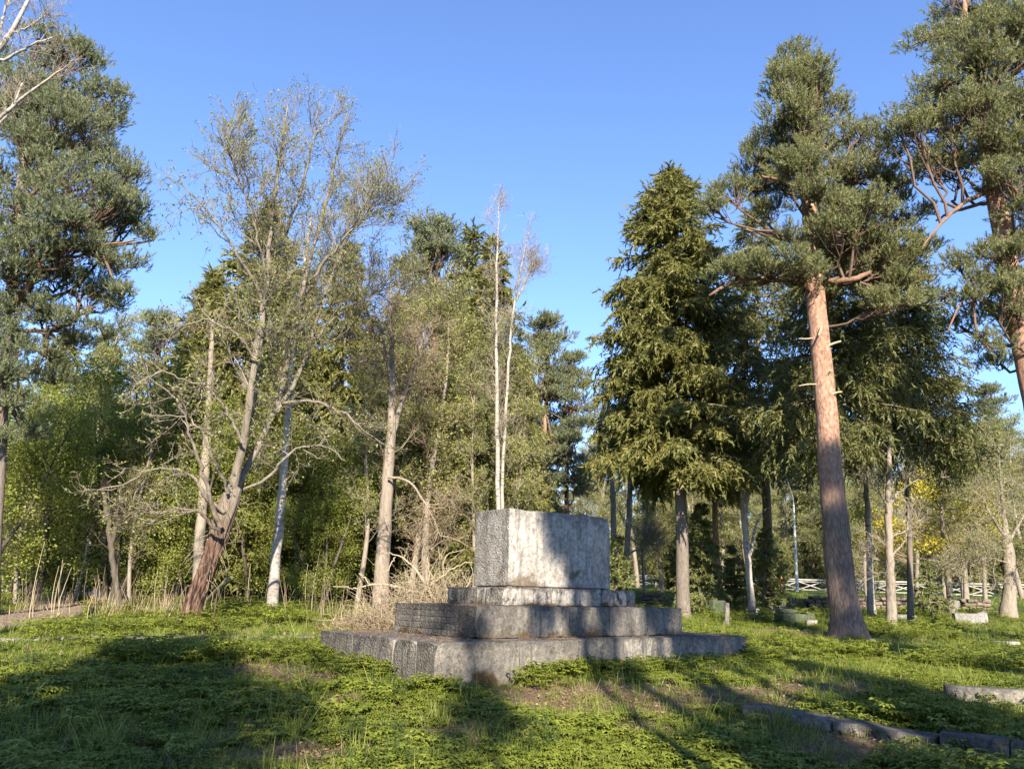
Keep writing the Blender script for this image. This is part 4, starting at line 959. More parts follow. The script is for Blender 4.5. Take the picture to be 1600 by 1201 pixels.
bare_tree('burred_tree', 'stout burred tree with shaggy trunk and pale twiggy crown at the right border',
    [[(1576, 962, 14.45), (1577, 935, 10.20), (1578, 900, 9.35), (1575, 860, 10.20), (1570, 820, 4.00), (1566, 780, 2.50), (1562, 730, 1.50), (1560, 690, 0.75)], [(1574, 850, 2.50, .2), (1598, 810, 2.00, .3), (1620, 760, 1.30, .3), (1630, 700, 0.70, .3)], [(1572, 840, 2.50, -.3), (1545, 800, 2.00, -.4), (1530, 760, 1.20, -.5), (1522, 720, 0.60, -.6)], [(1576, 880, 1.50, -.3), (1545, 870, 1.20, -.5), (1515, 880, 0.80, -.6), (1495, 890, 0.45, -.7)]],
    29, 'grey_bark', 52, (30, 9, 5), L=(1.3, .65, .35), r=(.010, .007, .005), t0=.12, ang=(30, 80), up=.1, leaf=dict(n=2, L=.06, w=.035, mat=1, t0=.3, jit=.04), wander=.25, flare=.15)
# overhanging birch boughs, top left: the tree itself stands outside the picture
bare_tree('white_birch_tree', 'bare white birch boughs reaching in at the top left corner', [[(-190, 1000, 16), (-170, 800, 13), (-140, 500, 11), (-105, 300, 9), (-60, 160, 7), (-10, 85, 4.5), (22, 48, 4), (42, 10, 3), (55, -30, 2)],
    [(-30, 105, 3.4, 0), (10, 92, 2.6, -.1), (45, 72, 1.8, -.2), (85, 58, 1, -.2)], [(-100, 280, 5, 0), (-40, 215, 4, -.1), (15, 172, 2.8, -.2), (60, 132, 2, -.2), (105, 104, 1.2, -.3)], [(-80, 230, 4, .1), (-10, 205, 3, .2), (20, 165, 2.2, .2), (35, 130, 1.2, .2)], [(-10, 85, 2.4, .1), (5, 30, 2, .1), (18, -15, 1.2, .1)], [(18, 52, 2, 0), (50, 40, 1.5, -.1), (75, 20, 1, -.1)]],
    11, 'birch_bark', 53, (9, 6, 4), L=(.55, .3, .18), r=(.006, .0035, .0025), twig='twig_grey', t0=.35)
# ------------------------------------------------------------------ the wood behind: one of each kind is built, the others are copies
class Stand:
    def __init__(self, root, height): self.root, self.h, self.used = root, height, False
    def put(self, loc, h, rz, label, group=None, tilt=(0, 0), wide=1.0):
        s = h / self.h
        if not self.used:
            self.used = True; o = self.root
            o.location = [float(c) for c in loc]; o.rotation_euler = (tilt[0], tilt[1], rz); o.scale = (s * wide, s * wide, s); o['label'] = label
            if group: o['group'] = group
            return o
        return copy_thing(self.root, loc, rz, (s * wide, s * wide, s), label, group, tilt)

def straight_trunk(h, r, rng, bark, t, n=9, wob=.06, top=1.0):
    z = np.linspace(-.3, h * top, 24)
    P = np.stack([wob * np.sin(z * .7 + rng.random() * 6), wob * np.sin(z * .5 + rng.random() * 6), z], 1)
    R = r * np.clip(1 - z / (h * 1.02), .04, 1) ** .8
    trunk_mesh(P, R, rng, n, .25).build('trunk', M[bark], t)
    return P

def proto_spruce(seed, h=14.0, mat='spruce_needles', z0=1.2, width=2.3):
    rng = rngs(seed); t = thing('spruce_tree', 'spruce', 'tree'); P = straight_trunk(h, .19, rng, 'spruce_bark', t)
    m = MB(); spruce_crown(m, h, z0, lambda q: width * np.interp(q, [0, .1, .35, .7, .88, 1], [.8, 1, .95, .6, .3, .03]), rng, P, spacing=.33, per=7, tw=7.0, hang=(.35, 1.0), sprig=3, L=.24, w=.08, droop=.45)
    m.build('crown', [M['twig_brown'], M[mat]], t); return Stand(t, h)
def proto_pine(seed, h=14.0, mat='pine_needles_blue', lo=.42, nb=38, tr=.20):
    rng = rngs(seed); t = thing('pine_tree', 'pine', 'tree'); P = straight_trunk(h, tr, rng, 'pine_bark_far', t, wob=.12, top=.95)
    cl = []
    for i in range(nb):
        z = rng.uniform(lo, 1.0) * h; q = z / h
        rr = 2.3 * np.interp(q, [.4, .55, .75, 1], [.6, 1, .8, .15]); a = rng.uniform(0, 6.28); d = rr * rng.uniform(.3, 1)
        cl.append((np.array((d * math.cos(a), d * math.sin(a), z)), np.array((.85, .85, .5)) * rng.uniform(.7, 1.15) * (1.15 - .35 * q)))
    m = MB(); pine_crown(m, cl, P[8:], rng, 1.5, 13, 11, .13, .035, (.22, .4), shoot=.24)
    m.build('crown', [M['pine_bough'], M[mat]], t); return Stand(t, h)
def proto_leafy(seed, h=8.0, mat='fresh_leaf', bark='dark_bark', leaves=7, lo=.10, n1=26, spread=1.35, twig='twig_dark'):
    rng = rngs(seed); t = thing('leafy_tree', 'leafy', 'tree'); stems = []
    for k in range(3):
        a = k * 2.1 + rng.random(); L = h * rng.uniform(.7, .92)
        p = grow([(.1 * math.cos(a), .1 * math.sin(a), -.15)], [(.22 * math.cos(a), .22 * math.sin(a), 1)], L, 10, rng, .07, (0, 0, .05))
        m = MB(); m.tubes(p, taper(1, 10, .075, .015), 7, 0); m.build('trunk', M[bark], t); stems.append(p)
    P = np.concatenate(stems); m = MB()
    twig_tree(m, P, None, rng, [dict(n=n1, L=spread, ang=(35, 80), up=.15, wander=.2, r=.014, k=5, t0=lo, short=.5), dict(n=5, L=.65, ang=(30, 70), wander=.25, r=.007, k=4), dict(n=3, L=.35, ang=(30, 70), wander=.25, r=.004, k=3)],
              dict(n=leaves + 15, L=.07, w=.048, t0=.05, jit=.15, up=.4))
    m.build('crown', [M[twig], M[mat]], t); return Stand(t, h)
def proto_bare(seed, h=10.0, twig='twig_grey', bark='grey_bark', leaf=2, n1=34, L1=1.6, lo=.18, ang=(25, 60)):
    rng = rngs(seed); t = thing('bare_tree', 'bare', 'tree'); P = straight_trunk(h, .10, rng, bark, t, 7, .15, .97)
    P = refine(P, P[:, 0] * 0, 14)[0][None]; m = MB()
    twig_tree(m, P, None, rng, [dict(n=n1, L=L1, ang=ang, up=.2, wander=.16, trop=(0, 0, .05), r=.014, k=6, t0=lo, short=.55), dict(n=8, L=.8, ang=(25, 60), up=.1, wander=.2, r=.008, k=4), dict(n=7, L=.42, ang=(25, 65), wander=.25, r=.006, k=3)],
              dict(n=leaf + 3, L=.08, w=.045, t0=.1, jit=.08) if leaf else None)
    m.build('crown', [M[twig], M['bud_leaf']], t); return Stand(t, h)

SP1, SP2 = proto_spruce(61), proto_spruce(62, mat='spruce_dark', width=2.0, z0=.5)
PN1 = proto_pine(63)
PN2 = proto_pine(69, 11.0, lo=.74, nb=14, tr=.34)
LF1, LF2 = proto_leafy(64), proto_leafy(65, h=8.0, leaves=9, lo=.05, n1=30, spread=1.1)
BR1, BR2, BR3 = proto_bare(66), proto_bare(67, twig='twig_brown', leaf=1, n1=40, L1=1.3), proto_bare(68, bark='birch_bark', n1=36, L1=1.2, leaf=3, ang=(20, 45))
rg = rngs(70)
def plant(st, px, Y, top, label, group=None, wide=1.0, tilt=(0, 0)):
    b = ground_at(px, Y); b[2] -= .06
    h = at(px, top, Y)[2] - b[2]
    return st.put(b, h, rg.uniform(0, 6.28), label, group, tilt, wide)

# spruces
plant(SP1, 352, 27.5, 316, 'broad spruce behind the crown of the leaning willow, left of its stems', wide=1.25)
plant(SP1, 508, 32, 378, 'olive brown spruce behind the right half of the willow crown')
plant(SP2, 716, 36, 352, 'dark pointed spruce rising highest over the trees behind the monument')
plant(SP1, 758, 31, 372, 'olive spruce just left of the straight slender birch', wide=.95)
plant(SP2, 655, 30, 560, 'low dark spruce behind the peeling snag', wide=1.2)
plant(SP1, 690, 39, 450, 'spruce filling the gap under the dark pointed spruce')
plant(SP2, 270, 36, 420, 'dark spruce deep behind the bright green trees at the left')
plant(SP1, 560, 40, 500, 'spruce deep in the wood between willow and snag')
plant(SP1, 830, 44, 600, 'spruce showing low between slender birches and blue green pine')
plant(SP2, 1278, 63, 700, 'dark spruce behind the white fence beside the lamp pole', wide=1.3)
plant(SP1, 1120, 52, 660, 'spruce behind the fence under the olive spruce boughs', wide=1.1)
plant(SP2, 1535, 66, 638, 'small dark pointed spruce on the far skyline at the right')
plant(SP1, 40, 40, 520, 'spruce deep in the wood behind the left border pine')
plant(SP1, 745, 27, 640, 'low spruce with green boughs right behind the monument block', wide=1.35)
plant(SP2, 1050, 56, 720, 'dark spruce far behind the fence left of the olive spruce trunk', wide=1.3)
plant(SP1, 272, 29, 425, 'olive spruce left of the broad spruce behind the willow crown', wide=1.3)
plant(SP1, 430, 34, 420, 'spruce seen through the willow stems', wide=1.2)
plant(SP2, 600, 33, 470, 'dark spruce behind the peeling snag top', wide=1.2)
plant(SP1, 800, 36, 540, 'olive spruce right of the slender birches', wide=1.1)
plant(SP1, 110, 36, 520, 'spruce left of the sky gap in the left wood', wide=1.2)
# pines
plant(PN1, 658, 34, 362, 'blue green pine rising between willow crown and dark pointed spruce', wide=1.15)
plant(PN1, 846, 37, 505, 'blue green pine with rounded crown left of the open sky gap', wide=1.1)
plant(PN1, 888, 39, 560, 'slim pine with orange trunk beside the open sky gap')
plant(PN1, 1583, 64, 612, 'round topped pine on the far skyline at the right border', wide=1.2)
plant(PN1, 195, 42, 500, 'pine deep behind the bright green trees at the left')
plant(PN1, 1262, 64, 740, 'pine with orange trunk far behind the lamp pole')
plant(PN1, 1126, 30, 520, 'red trunked pine between olive spruce and forked birch', wide=.9)
# bright green trees of the left wood
G = 'bright green leafing trees of the left wood'
for st, px, Y, top, w, lab in (
        (LF1, -60, 22, 520, 1.2, 'bright green tree cut by the left border'), (LF2, 50, 27, 545, 1.25, 'bright green tree behind the sandy path'), (LF1, 172, 25, 590, 1.1, 'dark stemmed green tree nearest the dry stalks'),
        (LF2, 235, 28, 540, 1.2, 'green tree left of the leaning willow trunk'), (LF1, 292, 31, 500, 1.1, 'taller green tree right behind the leaning willow trunk'), (LF2, 385, 26, 640, 1.2, 'green bushy tree between willow trunk and pale birch'),
        (LF1, 470, 27, 600, 1.2, 'green tree right of the pale birch trunk'), (LF2, 535, 30, 640, 1.15, 'green tree left of the peeling snag'), (LF1, 105, 33, 560, 1.1, 'green tree deeper behind the sandy path'),
        (LF2, 340, 34, 560, 1.1, 'green tree far behind the willow trunk'), (LF1, 430, 35, 560, 1.1, 'green tree far behind the pale birch'), (LF2, 10, 34, 600, 1.2, 'green tree far back at the left border'), (LF1, 215, 38, 560, 1.1, 'green tree far back between path and willow'), (LF2, 265, 25, 600, 1.1, 'green tree close behind the low willow boughs'), (LF1, 335, 28, 560, 1.1, 'olive green tree filling the gap under the broad spruce'), (LF1, 505, 25, 700, 1.2, 'low green bushy tree left of the brush heap')):
    plant(st, px, Y, top, lab, G, w)
# twiggy trees, hardly in leaf
G = 'twiggy trees hardly in leaf behind the monument'
for st, px, Y, top, w, lab in (
        (BR2, 640, 27, 470, 1.1, 'brown twiggy tree just right of the peeling snag'), (BR1, 735, 26, 560, 1.0, 'grey twiggy tree left of the slender birches'), (BR3, 700, 31, 500, 1.1, 'pale stemmed twiggy tree right of the brown twiggy tree'),
        (BR1, 812, 29, 560, 1.1, 'grey twiggy tree right of the slender birches'), (BR2, 860, 42, 700, 1.3, 'brown low twiggy tree under the blue green pine'), (BR1, 915, 44, 700, 1.3, 'grey twiggy tree behind the right part of the block'),
        (BR1, 1010, 40, 720, 1.3, 'grey twiggy tree left of the olive spruce trunk'), (BR2, 1085, 44, 740, 1.3, 'brown twiggy tree seen past the olive spruce trunk'), (BR3, 945, 52, 640, 1.2, 'tall thin twiggy tree beyond the block'), (BR2, 672, 26, 440, 1.2, 'tall brown twiggy tree between snag and dark pointed spruce'), (BR1, 600, 28, 480, 1.1, 'grey twiggy tree behind the peeling snag'), (BR1, 770, 28, 500, 1.1, 'tall grey twiggy tree behind the slender birches')):
    plant(st, px, Y, top, lab, G, w)
G = 'twiggy trees by the white fence'
for st, px, Y, top, w, lab in (
        (BR1, 1330, 40, 760, 1.3, 'grey twiggy tree left of the slim pale trunk'), (BR2, 1425, 38, 740, 1.3, 'brown twiggy tree before the fence under the yellow bloom'), (BR1, 1506, 36, 700, 1.25, 'grey twiggy tree right of the yellow bloom'),
        (BR1, 1545, 44, 680, 1.3, 'grey green twiggy tree behind the burred tree'), (BR3, 1610, 34, 670, 1.3, 'pale twiggy tree at the right border'), (BR2, 1390, 60, 760, 1.4, 'brown twiggy tree beyond the fence behind the thin trunk'),
        (BR1, 1200, 62, 760, 1.4, 'grey twiggy tree beyond the fence left of the lamp pole'), (BR1, 1475, 62, 740, 1.4, 'grey twiggy tree beyond the fence under the skyline spruce'), (BR3, 1645, 45, 690, 1.3, 'twiggy tree just past the right border'), (BR2, 1030, 47, 700, 1.5, 'brown twiggy tree before the fence left of the olive spruce trunk'), (BR1, 1165, 44, 720, 1.5, 'grey twiggy tree behind the forked birch'), (BR1, 1215, 67, 730, 1.4, 'grey twiggy tree beyond the fence just left of the lamp pole'), (BR1, 1300, 52, 700, 1.5, 'grey twiggy tree behind the big pine trunk'), (BR2, 1500, 52, 690, 1.5, 'brown twiggy tree beyond the fence post left of the burred tree'), (BR1, 1590, 50, 660, 1.5, 'grey green twiggy tree beyond the fence at the right border'), (BR1, 990, 58, 660, 1.5, 'grey twiggy tree far beyond the white peaked marker'), (BR1, 1080, 60, 680, 1.5, 'grey twiggy tree far beyond the young spruce'), (BR1, 1130, 46, 700, 1.4, 'grey twiggy tree beyond the forked birch'), (BR2, 1290, 64, 740, 1.4, 'brown twiggy tree beyond the fence left of the big pine trunk'), (BR1, 1360, 47, 690, 1.4, 'grey green twiggy tree between big pine and yellow bloom'), (BR1, 1440, 48, 660, 1.4, 'tall grey green twiggy tree behind the yellow bloom')):
    plant(st, px, Y, top, lab, G, w)
# twiggy trees among the green of the left wood
for st, px, Y, top, w, lab in ((BR1, 560, 25, 560, 1.1, 'grey twiggy tree between the green trees and the snag'), (BR2, 200, 24, 600, 1.0, 'brown twiggy tree among the bright green trees'), (BR3, 120, 30, 500, 1.0, 'pale stemmed twiggy tree near the sky gap at the left'),
        (BR1, 20, 23, 640, 1.1, 'grey twiggy tree beside the left border pine')):
    plant(st, px, Y, top, lab, 'twiggy trees of the left wood', w)
bare_tree('grey_trunk_tree', 'grey trunk rising right behind the leaning willow', [[(306, 938, 9), (309, 890, 8), (313, 820, 8), (319, 760, 7.5), (324, 690, 7), (328, 600, 5), (332, 500, 3)]], 24, 'grey_bark', 75, (10, 5, 4), twig='twig_brown', t0=.5, ang=(40, 80))
bare_tree('dark_trunk_tree', 'dark forked trunk among the dry stalks at the left', [[(186, 944, 6), (183, 920, 5), (178, 890, 4.6), (173, 850, 5), (168, 810, 4), (160, 760, 2.5)], [(174, 850, 3.6), (182, 820, 3), (186, 780, 2)], ], 23, 'dark_bark', 76, (8, 5, 4), twig='twig_dark', t0=.4)
bare_tree('bent_tree', 'thin bent grey trunk leaning before the fence right of the small spruce', [[(1478, 932, 4), (1474, 915, 3.4), (1467, 895, 3), (1466, 870, 2.6), (1463, 830, 2)]], 38, 'grey_bark', 77, (10, 6, 4), twig='twig_brown', t0=.4, ang=(40, 80))
bare_tree('short_tree', 'short thick trunk before the fence post left of the burred tree', [[(1509, 938, 6), (1507, 915, 5.4), (1506, 890, 5), (1508, 850, 3), (1510, 800, 1.6)]], 36, 'grey_bark', 78, (16, 8, 5), twig='twig_brown', t0=.35, ang=(40, 85), L=(1.5, .7, .35))

# the far wood reads as one mass
def far_wood():
    protos = bpy.data.collections.new('far_trees')
    for i, st in enumerate(range(8)):
        r = rngs(80 + i); m = MB(); h = 10.0
        z = np.linspace(-.3, h, 8); m.tubes(np.stack([0 * z, 0 * z, z], 1), .12 * np.clip(1 - z / 10.2, .05, 1), 6, 0)
        if i > 5:
            m = MB(); s0 = r.normal(size=(14, 3)) * [.5, .5, 0]; g0 = grow(s0, r.normal(size=(14, 3)) * [.5, .5, 0] + [0, 0, 1], r.uniform(2.5, 4.8, 14), 6, r, .12); m.tubes(g0, taper(14, 6, .03, .008), 3, 0)
            twig_tree(m, g0, None, r, [dict(n=12, L=1.1, ang=(30, 75), r=.012, k=3, t0=.05), dict(n=6, L=.5, r=.009, k=3)], dict(n=5, L=.12, w=.075, t0=.1, jit=.12, mat=1)); mats = [M['twig_brown'], M['bud_leaf' if i == 6 else 'fresh_leaf']]
        elif i < 2: spruce_crown(m, h, .6, lambda q: 2.0 * np.interp(q, [0, .1, .4, .8, 1], [.8, 1, .85, .4, .03]), r, None, spacing=.5, per=6, tw=4.0, hang=(.3, .8), sprig=2, L=.26, w=.08, droop=.5, twig=0, needle=1); mats = [M['spruce_bark'], M['spruce_dark' if i else 'spruce_needles']]
        elif i == 2:
            cl = [(np.array((rr * math.cos(a), rr * math.sin(a), zz)), np.array((.8, .8, .5))) for rr, a, zz in zip(r.uniform(.2, 1.7, 16), r.uniform(0, 6.28, 16), r.uniform(4.5, 9.7, 16))]
            pine_crown(m, cl, np.stack([0 * z, 0 * z, z], 1), r, .8, 10, 7, .2, .045); mats = [M['pine_bark_far'], M['pine_needles']]
        else:
            twig_tree(m, np.stack([0 * z, 0 * z, z], 1)[None], None, r, [dict(n=34, L=1.5, ang=(25, 65), up=.2, r=.02, k=4, t0=.1), dict(n=8, L=.8, r=.012, k=3), dict(n=6, L=.4, r=.009, k=3)], dict(n=2, L=.09, w=.05, t0=.2, jit=.06, mat=1)); mats = [M['twig_grey' if i != 4 else 'twig_brown'], M['bud_leaf']]
        o = bpy.data.objects.new('far_tree_%d' % i, m.mesh('far_tree', mats)); protos.objects.link(o)
    r = rngs(90); pts, pid, rot, scl = [], [], [], []
    for row in range(10):
        Y = 56 + row * 6.5
        for x in np.arange(-62 - row * 3, 66 + row * 3, 3.4):
            px = 800 + 1250 * x / Y
            if px < 700 and row < 2: YY = Y - 6
            else: YY = Y
            if px > 920 and YY < np.interp(px, [930, 1700], [78, 54]): continue
            xx, yy = x + r.uniform(-1.5, 1.5), YY + r.uniform(-2.5, 2.5)
            pts.append((xx, yy, gz(xx, yy) - .1)); pid.append(r.choice(8, p=(.17, .12, .08, .16, .13, .08, .16, .10))); rot.append((0, 0, r.uniform(0, 6.28)))
            scl.append((1.35 if px > 930 or px < 500 else 1.1) * r.uniform(.65, 1.05) * np.clip(YY / 75, .8, 1.25) * (.8 if 820 < px < 920 else 1.0) * (0.8 if 90 < px < 190 or 520 < px < 620 else 1))
    return scatter('far_wood', pts, pid, rot, scl, protos)

def scatter(name, pts, pid, rot, scl, protos):
    me = bpy.data.meshes.new(name); me.vertices.add(len(pts)); me.vertices.foreach_set('co', np.asarray(pts, np.float32).ravel())
    a = me.attributes.new('pid', 'INT', 'POINT'); a.data.foreach_set('value', np.asarray(pid, np.int32))
    a = me.attributes.new('rot', 'FLOAT_VECTOR', 'POINT'); a.data.foreach_set('vector', np.asarray(rot, np.float32).ravel())
    a = me.attributes.new('scl', 'FLOAT', 'POINT'); a.data.foreach_set('value', np.asarray(scl, np.float32))
    o = bpy.data.objects.new(name, me); COL.objects.link(o); kind(o, 'stuff')
    ng = bpy.data.node_groups.new(name + '_nodes', 'GeometryNodeTree')
    ng.interface.new_socket('Geometry', in_out='INPUT', socket_type='NodeSocketGeometry'); ng.interface.new_socket('Geometry', in_out='OUTPUT', socket_type='NodeSocketGeometry')
    n, l = ng.nodes, ng.links
    gi, go = n.new('NodeGroupInput'), n.new('NodeGroupOutput')
    ci = n.new('GeometryNodeCollectionInfo'); ci.inputs['Collection'].default_value = protos; ci.inputs['Separate Children'].default_value = True; ci.inputs['Reset Children'].default_value = True
    ip = n.new('GeometryNodeInstanceOnPoints'); ip.inputs['Pick Instance'].default_value = True
    def attr(nm, ty):
        x = n.new('GeometryNodeInputNamedAttribute'); x.data_type = ty; x.inputs['Name'].default_value = nm; return x.outputs['Attribute']
    er = n.new('FunctionNodeEulerToRotation')
    l.new(gi.outputs[0], ip.inputs['Points']); l.new(ci.outputs[0], ip.inputs['Instance']); l.new(attr('pid', 'INT'), ip.inputs['Instance Index'])
    l.new(attr('rot', 'FLOAT_VECTOR'), er.inputs[0]); l.new(er.outputs[0], ip.inputs['Rotation']); l.new(attr('scl', 'FLOAT'), ip.inputs['Scale'])
    l.new(ip.outputs[0], go.inputs[0])
    mod = o.modifiers.new('scatter', 'NODES'); mod.node_group = ng
    return o
far_wood()

# ------------------------------------------------------------------ trees behind the photographer: only their shade is in the picture
G = 'trees behind the photographer'
for st, x, y, h, w, lab in (
        (SP1, -5.81, -2.6, 8.5, 1.1, 'low spruce behind the photographer, far left'), (LF2, -4.81, -2.9, 6.0, 1.2, 'leafing tree behind the photographer at the left'), (SP2, -3.31, -3.2, 11.0, 1.25, 'low dark spruce behind the photographer, left of centre'),
        (LF1, -1.21, -3.6, 10.0, 1.15, 'leafing tree right behind the photographer'), (BR3, 0.87, -2.8, 10.0, .6, 'thin birch behind the photographer'),
        (PN2, 2.62, -3.2, 12.6, .34, 'slim pine right behind the photographer'), (PN2, 3.20, -4.0, 15.5, .34, 'second slim pine behind the photographer'), (PN2, 3.85, -3.2, 13.2, .36, 'third slim pine behind the photographer'), (PN2, 4.20, -3.4, 14.2, .40, 'fourth slim pine behind the photographer'), (PN2, 4.70, -3.0, 12.8, .42, 'fifth slim pine behind the photographer'), (PN2, 5.35, -3.4, 13.5, .42, 'sixth slim pine behind the photographer'), (BR2, 3.03, -2.4, 10.5, .5, 'brown twiggy tree behind the photographer'),
        (SP2, 6.39, -4.0, 10.6, .9, 'dark spruce behind the photographer at the right'), (LF2, 8.19, -3.6, 7.5, 1.0, 'leafing tree behind the photographer at the right'), (LF1, 7.59, -2.6, 6.6, 1.2, 'low leafing tree behind the photographer at the right'), (SP1, 10.59, -4.0, 7.3, 1.0, 'spruce behind the photographer, far right'), (SP2, 5.39, -2.0, 7.9, 1.2, 'small spruce close behind the photographer at the right'), (SP1, 3.89, -2.3, 7.7, 1.1, 'young spruce behind the photographer among slim pines'), (SP1, -2.21, -4.4, 9.6, 1.1, 'spruce behind the photographer, second from the left'),
        (PN1, 10.9, -8.5, 20.0, .5, 'tall pine behind the photographer at the right')):
    st.put((x, y, gz(x, y) - .05), h, rg.uniform(0, 6.28), lab, G, (0, 0), w)
# ------------------------------------------------------------------ fence, lamp, stones
def fence():
    stops = [(930, 911, 74), (985, 912.5, 72), (1018, 913, 70.5), (1052, 914, 69), (1088, 915, 67.5), (1126, 916, 66), (1168, 918, 63.5), (1213, 921, 61), (1285, 922.5, 59), (1354, 925, 57), (1432, 927.5, 55), (1515, 930, 53.2), (1561, 931, 52), (1625, 933, 50.5), (1700, 935, 49)]
    pts = []
    for px, py, Y in stops:
        p = at(px, py, Y); pts.append(np.array((p[0], p[1], gz(p[0], p[1]))))
    t = thing('rail_fence', 'long white painted rail fence with crossed braces across the far bank', 'fence', pts[7])
    o = pts[7]; H = 0.86
    for p in pts:
        m = MB(); q = p - o; m.bar(q - [0, 0, .25], q + [0, 0, H + .05], .13, .13); m.build('post', M['white_paint'], t)
    for a, b in zip(pts[:-1], pts[1:]):
        a, b = a - o, b - o
        for z, w in ((H - .05, .085), (H - .19, .05), (.10, .065)):
            m = MB(); m.bar(a + [0, .07, z], b + [0, .07, z], .035, w); m.build('rail', M['white_paint'], t)
        n = max(1, int(round(np.linalg.norm(b - a) / 1.55)))
        for i in range(n):
            c, d = a + (b - a) * i / n, a + (b - a) * (i + 1) / n
            for z0, z1, dy in ((.12, H - .2, -.05), (H - .2, .12, -.085)):
                m = MB(); m.bar(c + [0, dy, z0], d + [0, dy, z1], .03, .06); m.build('brace', M['white_paint'], t)
            if i: m = MB(); m.bar(c + [0, 0.01, .08], c + [0, .01, H - .1], .04, .04); m.build('baluster', M['white_paint'], t)

def mat_paint(name, c, dirt=.35, rough=.6):
    m, n, l = new_mat(name); nz = noise(n, l, 5, 6, .65, mapped(n, l, (1, 1, 1)))
    r = ramp(n, [(.35, [x * (1 - dirt) for x in c]), (.6, c)]); l.new(nz.outputs[0], r.inputs[0]); finish(n, l, r.outputs[0], rough, nz.outputs[0], .2, .01, .3); return m
M['white_paint'] = mat_paint('white_paint', (.52, .51, .475)); M['pole_paint'] = mat_paint('pole_paint', (.50, .51, .52), .15, .5)
M['arm_metal'] = mat_paint('arm_metal', (.22, .20, .18), .3, .6); M['rust'] = mat_paint('rust', (.10, .065, .045), .5, .8); M['orange_paint'] = mat_paint('orange_paint', (.55, .20, .05), .3); M['shed_wall'] = mat_paint('shed_wall', (.52, .49, .46), .25); M['shed_roof'] = mat_paint('shed_roof', (.20, .15, .13), .3)
M['cut_wood'] = mat_bark('cut_wood', (.26, .19, .11), (.52, .41, .26), (3, 12, 12), .4, .01)
M['moss_log'] = mat_bark('moss_log', (.17, .14, .07), (.40, .33, .19), (6, 6, 3), .7, .02)
fence()

b = ground_at(1246, 58); t = thing('lamp_post', 'tall pale metal lamp pole leaning over the white fence', 'lamp post', b)
top = at(1240, 788, 58) - b
m = MB(); P, R = refine([(0, 0, -.3), top * .5, top], [.11, .09, .055], 12); m.tubes(P, R, 12, 0, True); m.build('pole', M['pole_paint'], t)
arm = np.array([top, at(1239, 776, 58) - b, at(1236, 766, 57.8) - b, at(1231, 757, 57.5) - b, at(1226, 752, 57.2) - b]); P, R = refine(arm, [.05, .04, .035, .03, .03], 12); m = MB(); m.tubes(P, R, 8, 0, True); m.build('arm', M['arm_metal'], t)
m = MB(); m.tubes(np.array([arm[-1] + [.05, 0, .03], arm[-1] - [.2, .05, -.02], arm[-1] - [.5, .1, .03], arm[-1] - [.62, .12, .06]]), np.array([.03, .06, .07, .03]), 10, 0, True); m.build('lamp_head', M['arm_metal'], t)

def rough_stone(name, label, cat, px, py, w, d, h, mat, seed, rz=0.0, Y=None, amp=.02, r=.03, tilt=(0, 0), group=None, parts=None):
    p = hit(px, py) if Y is None else ground_at(px, Y)
    t = thing(name, label, cat, p, group); t.rotation_euler = (tilt[0], tilt[1], rz)
    for (nm, x, y, z0, ww, dd, hh, mt) in (parts or [('slab', 0, 0, -.12, w, d, h + .12, mat)]):
        stone_block(nm, (x - ww / 2, y - dd / 2, z0), (x + ww / 2, y + dd / 2, z0 + hh), M[mt], t, step=.08, r=min(r, ww * .3, dd * .3, hh * .3), amp=amp, seed=seed)
    return t
rough_stone('gravestone', 'dark green mossy upright gravestone at the edge of the olive spruce shade', 'gravestone', 1122, 964, .52, .22, .50, 'stone_mossy', 201, .45)
rough_stone('stone_post', 'narrow grey stone stake standing at the right of the mossy gravestone', 'stone post', 1136, 976, .12, .10, .58, 'stone', 202, .3, tilt=(.0, .06))
rough_stone('stone_pedestal', 'pale low stone block at the foot of the white forked birch', 'stone', 1177, 962, .40, .28, .23, 'stone_white', 203, .2)
rough_stone('gravestone', 'dark low mossy gravestone with stepped top left of the big pine', 'gravestone', 1236, 972, .8, .4, .3, 'stone_mossy', 204, .35, parts=[('slab', 0, 0, -.12, .86, .42, .36, 'stone_mossy'), ('step', -.15, 0, .242, .5, .34, .12, 'stone_mossy')])
rough_stone('gravestone', 'small pale upright gravestone behind the dark stepped one', 'gravestone', 1223, 957, .26, .12, .34, 'stone_white', 205, .15, tilt=(-.12, .05))
rough_stone('dark_stone', 'small dark mossy stone right of the stepped gravestone', 'stone', 1262, 969, .34, .28, .22, 'stone_mossy', 206, .6)
rough_stone('broken_stone', 'small pale broken stone lying before the small dark one', 'stone', 1268, 976, .30, .25, .13, 'stone_white', 207, -.2, amp=.03)
rough_stone('gravestone', 'wide grey gravestone sunk in the grass at the right', 'gravestone', 1513, 974, .78, .24, .30, 'stone_grave', 208, -.12, tilt=(-.1, 0))
rough_stone('gravestone', 'narrow grey stone leaning beside the wide sunken gravestone', 'gravestone', 1535, 973, .26, .3, .32, 'stone_grave', 209, -.1, tilt=(0, -.1))
rough_stone('flat_rock', 'flat pale rock in the grass behind the thin grey tree', 'rock', 1412, 966, .75, .5, .12, 'stone_grave', 210, .2, amp=.05, r=.09)
rough_stone('gravestone', 'pale upright stone right of the small spruce', 'gravestone', 1494, 956, .32, .16, .46, 'stone_grave', 211, .1)
rough_stone('flat_stone', 'flat pale stone at the foot of the big pine', 'stone', 1362, 1001, .5, .3, .05, 'stone_grave', 212, .2, amp=.02)
rough_stone('flat_stone', 'flat pale stone in the grass near the right border', 'stone', 1572, 1006, .5, .3, .06, 'stone_white', 213, .1, amp=.02)
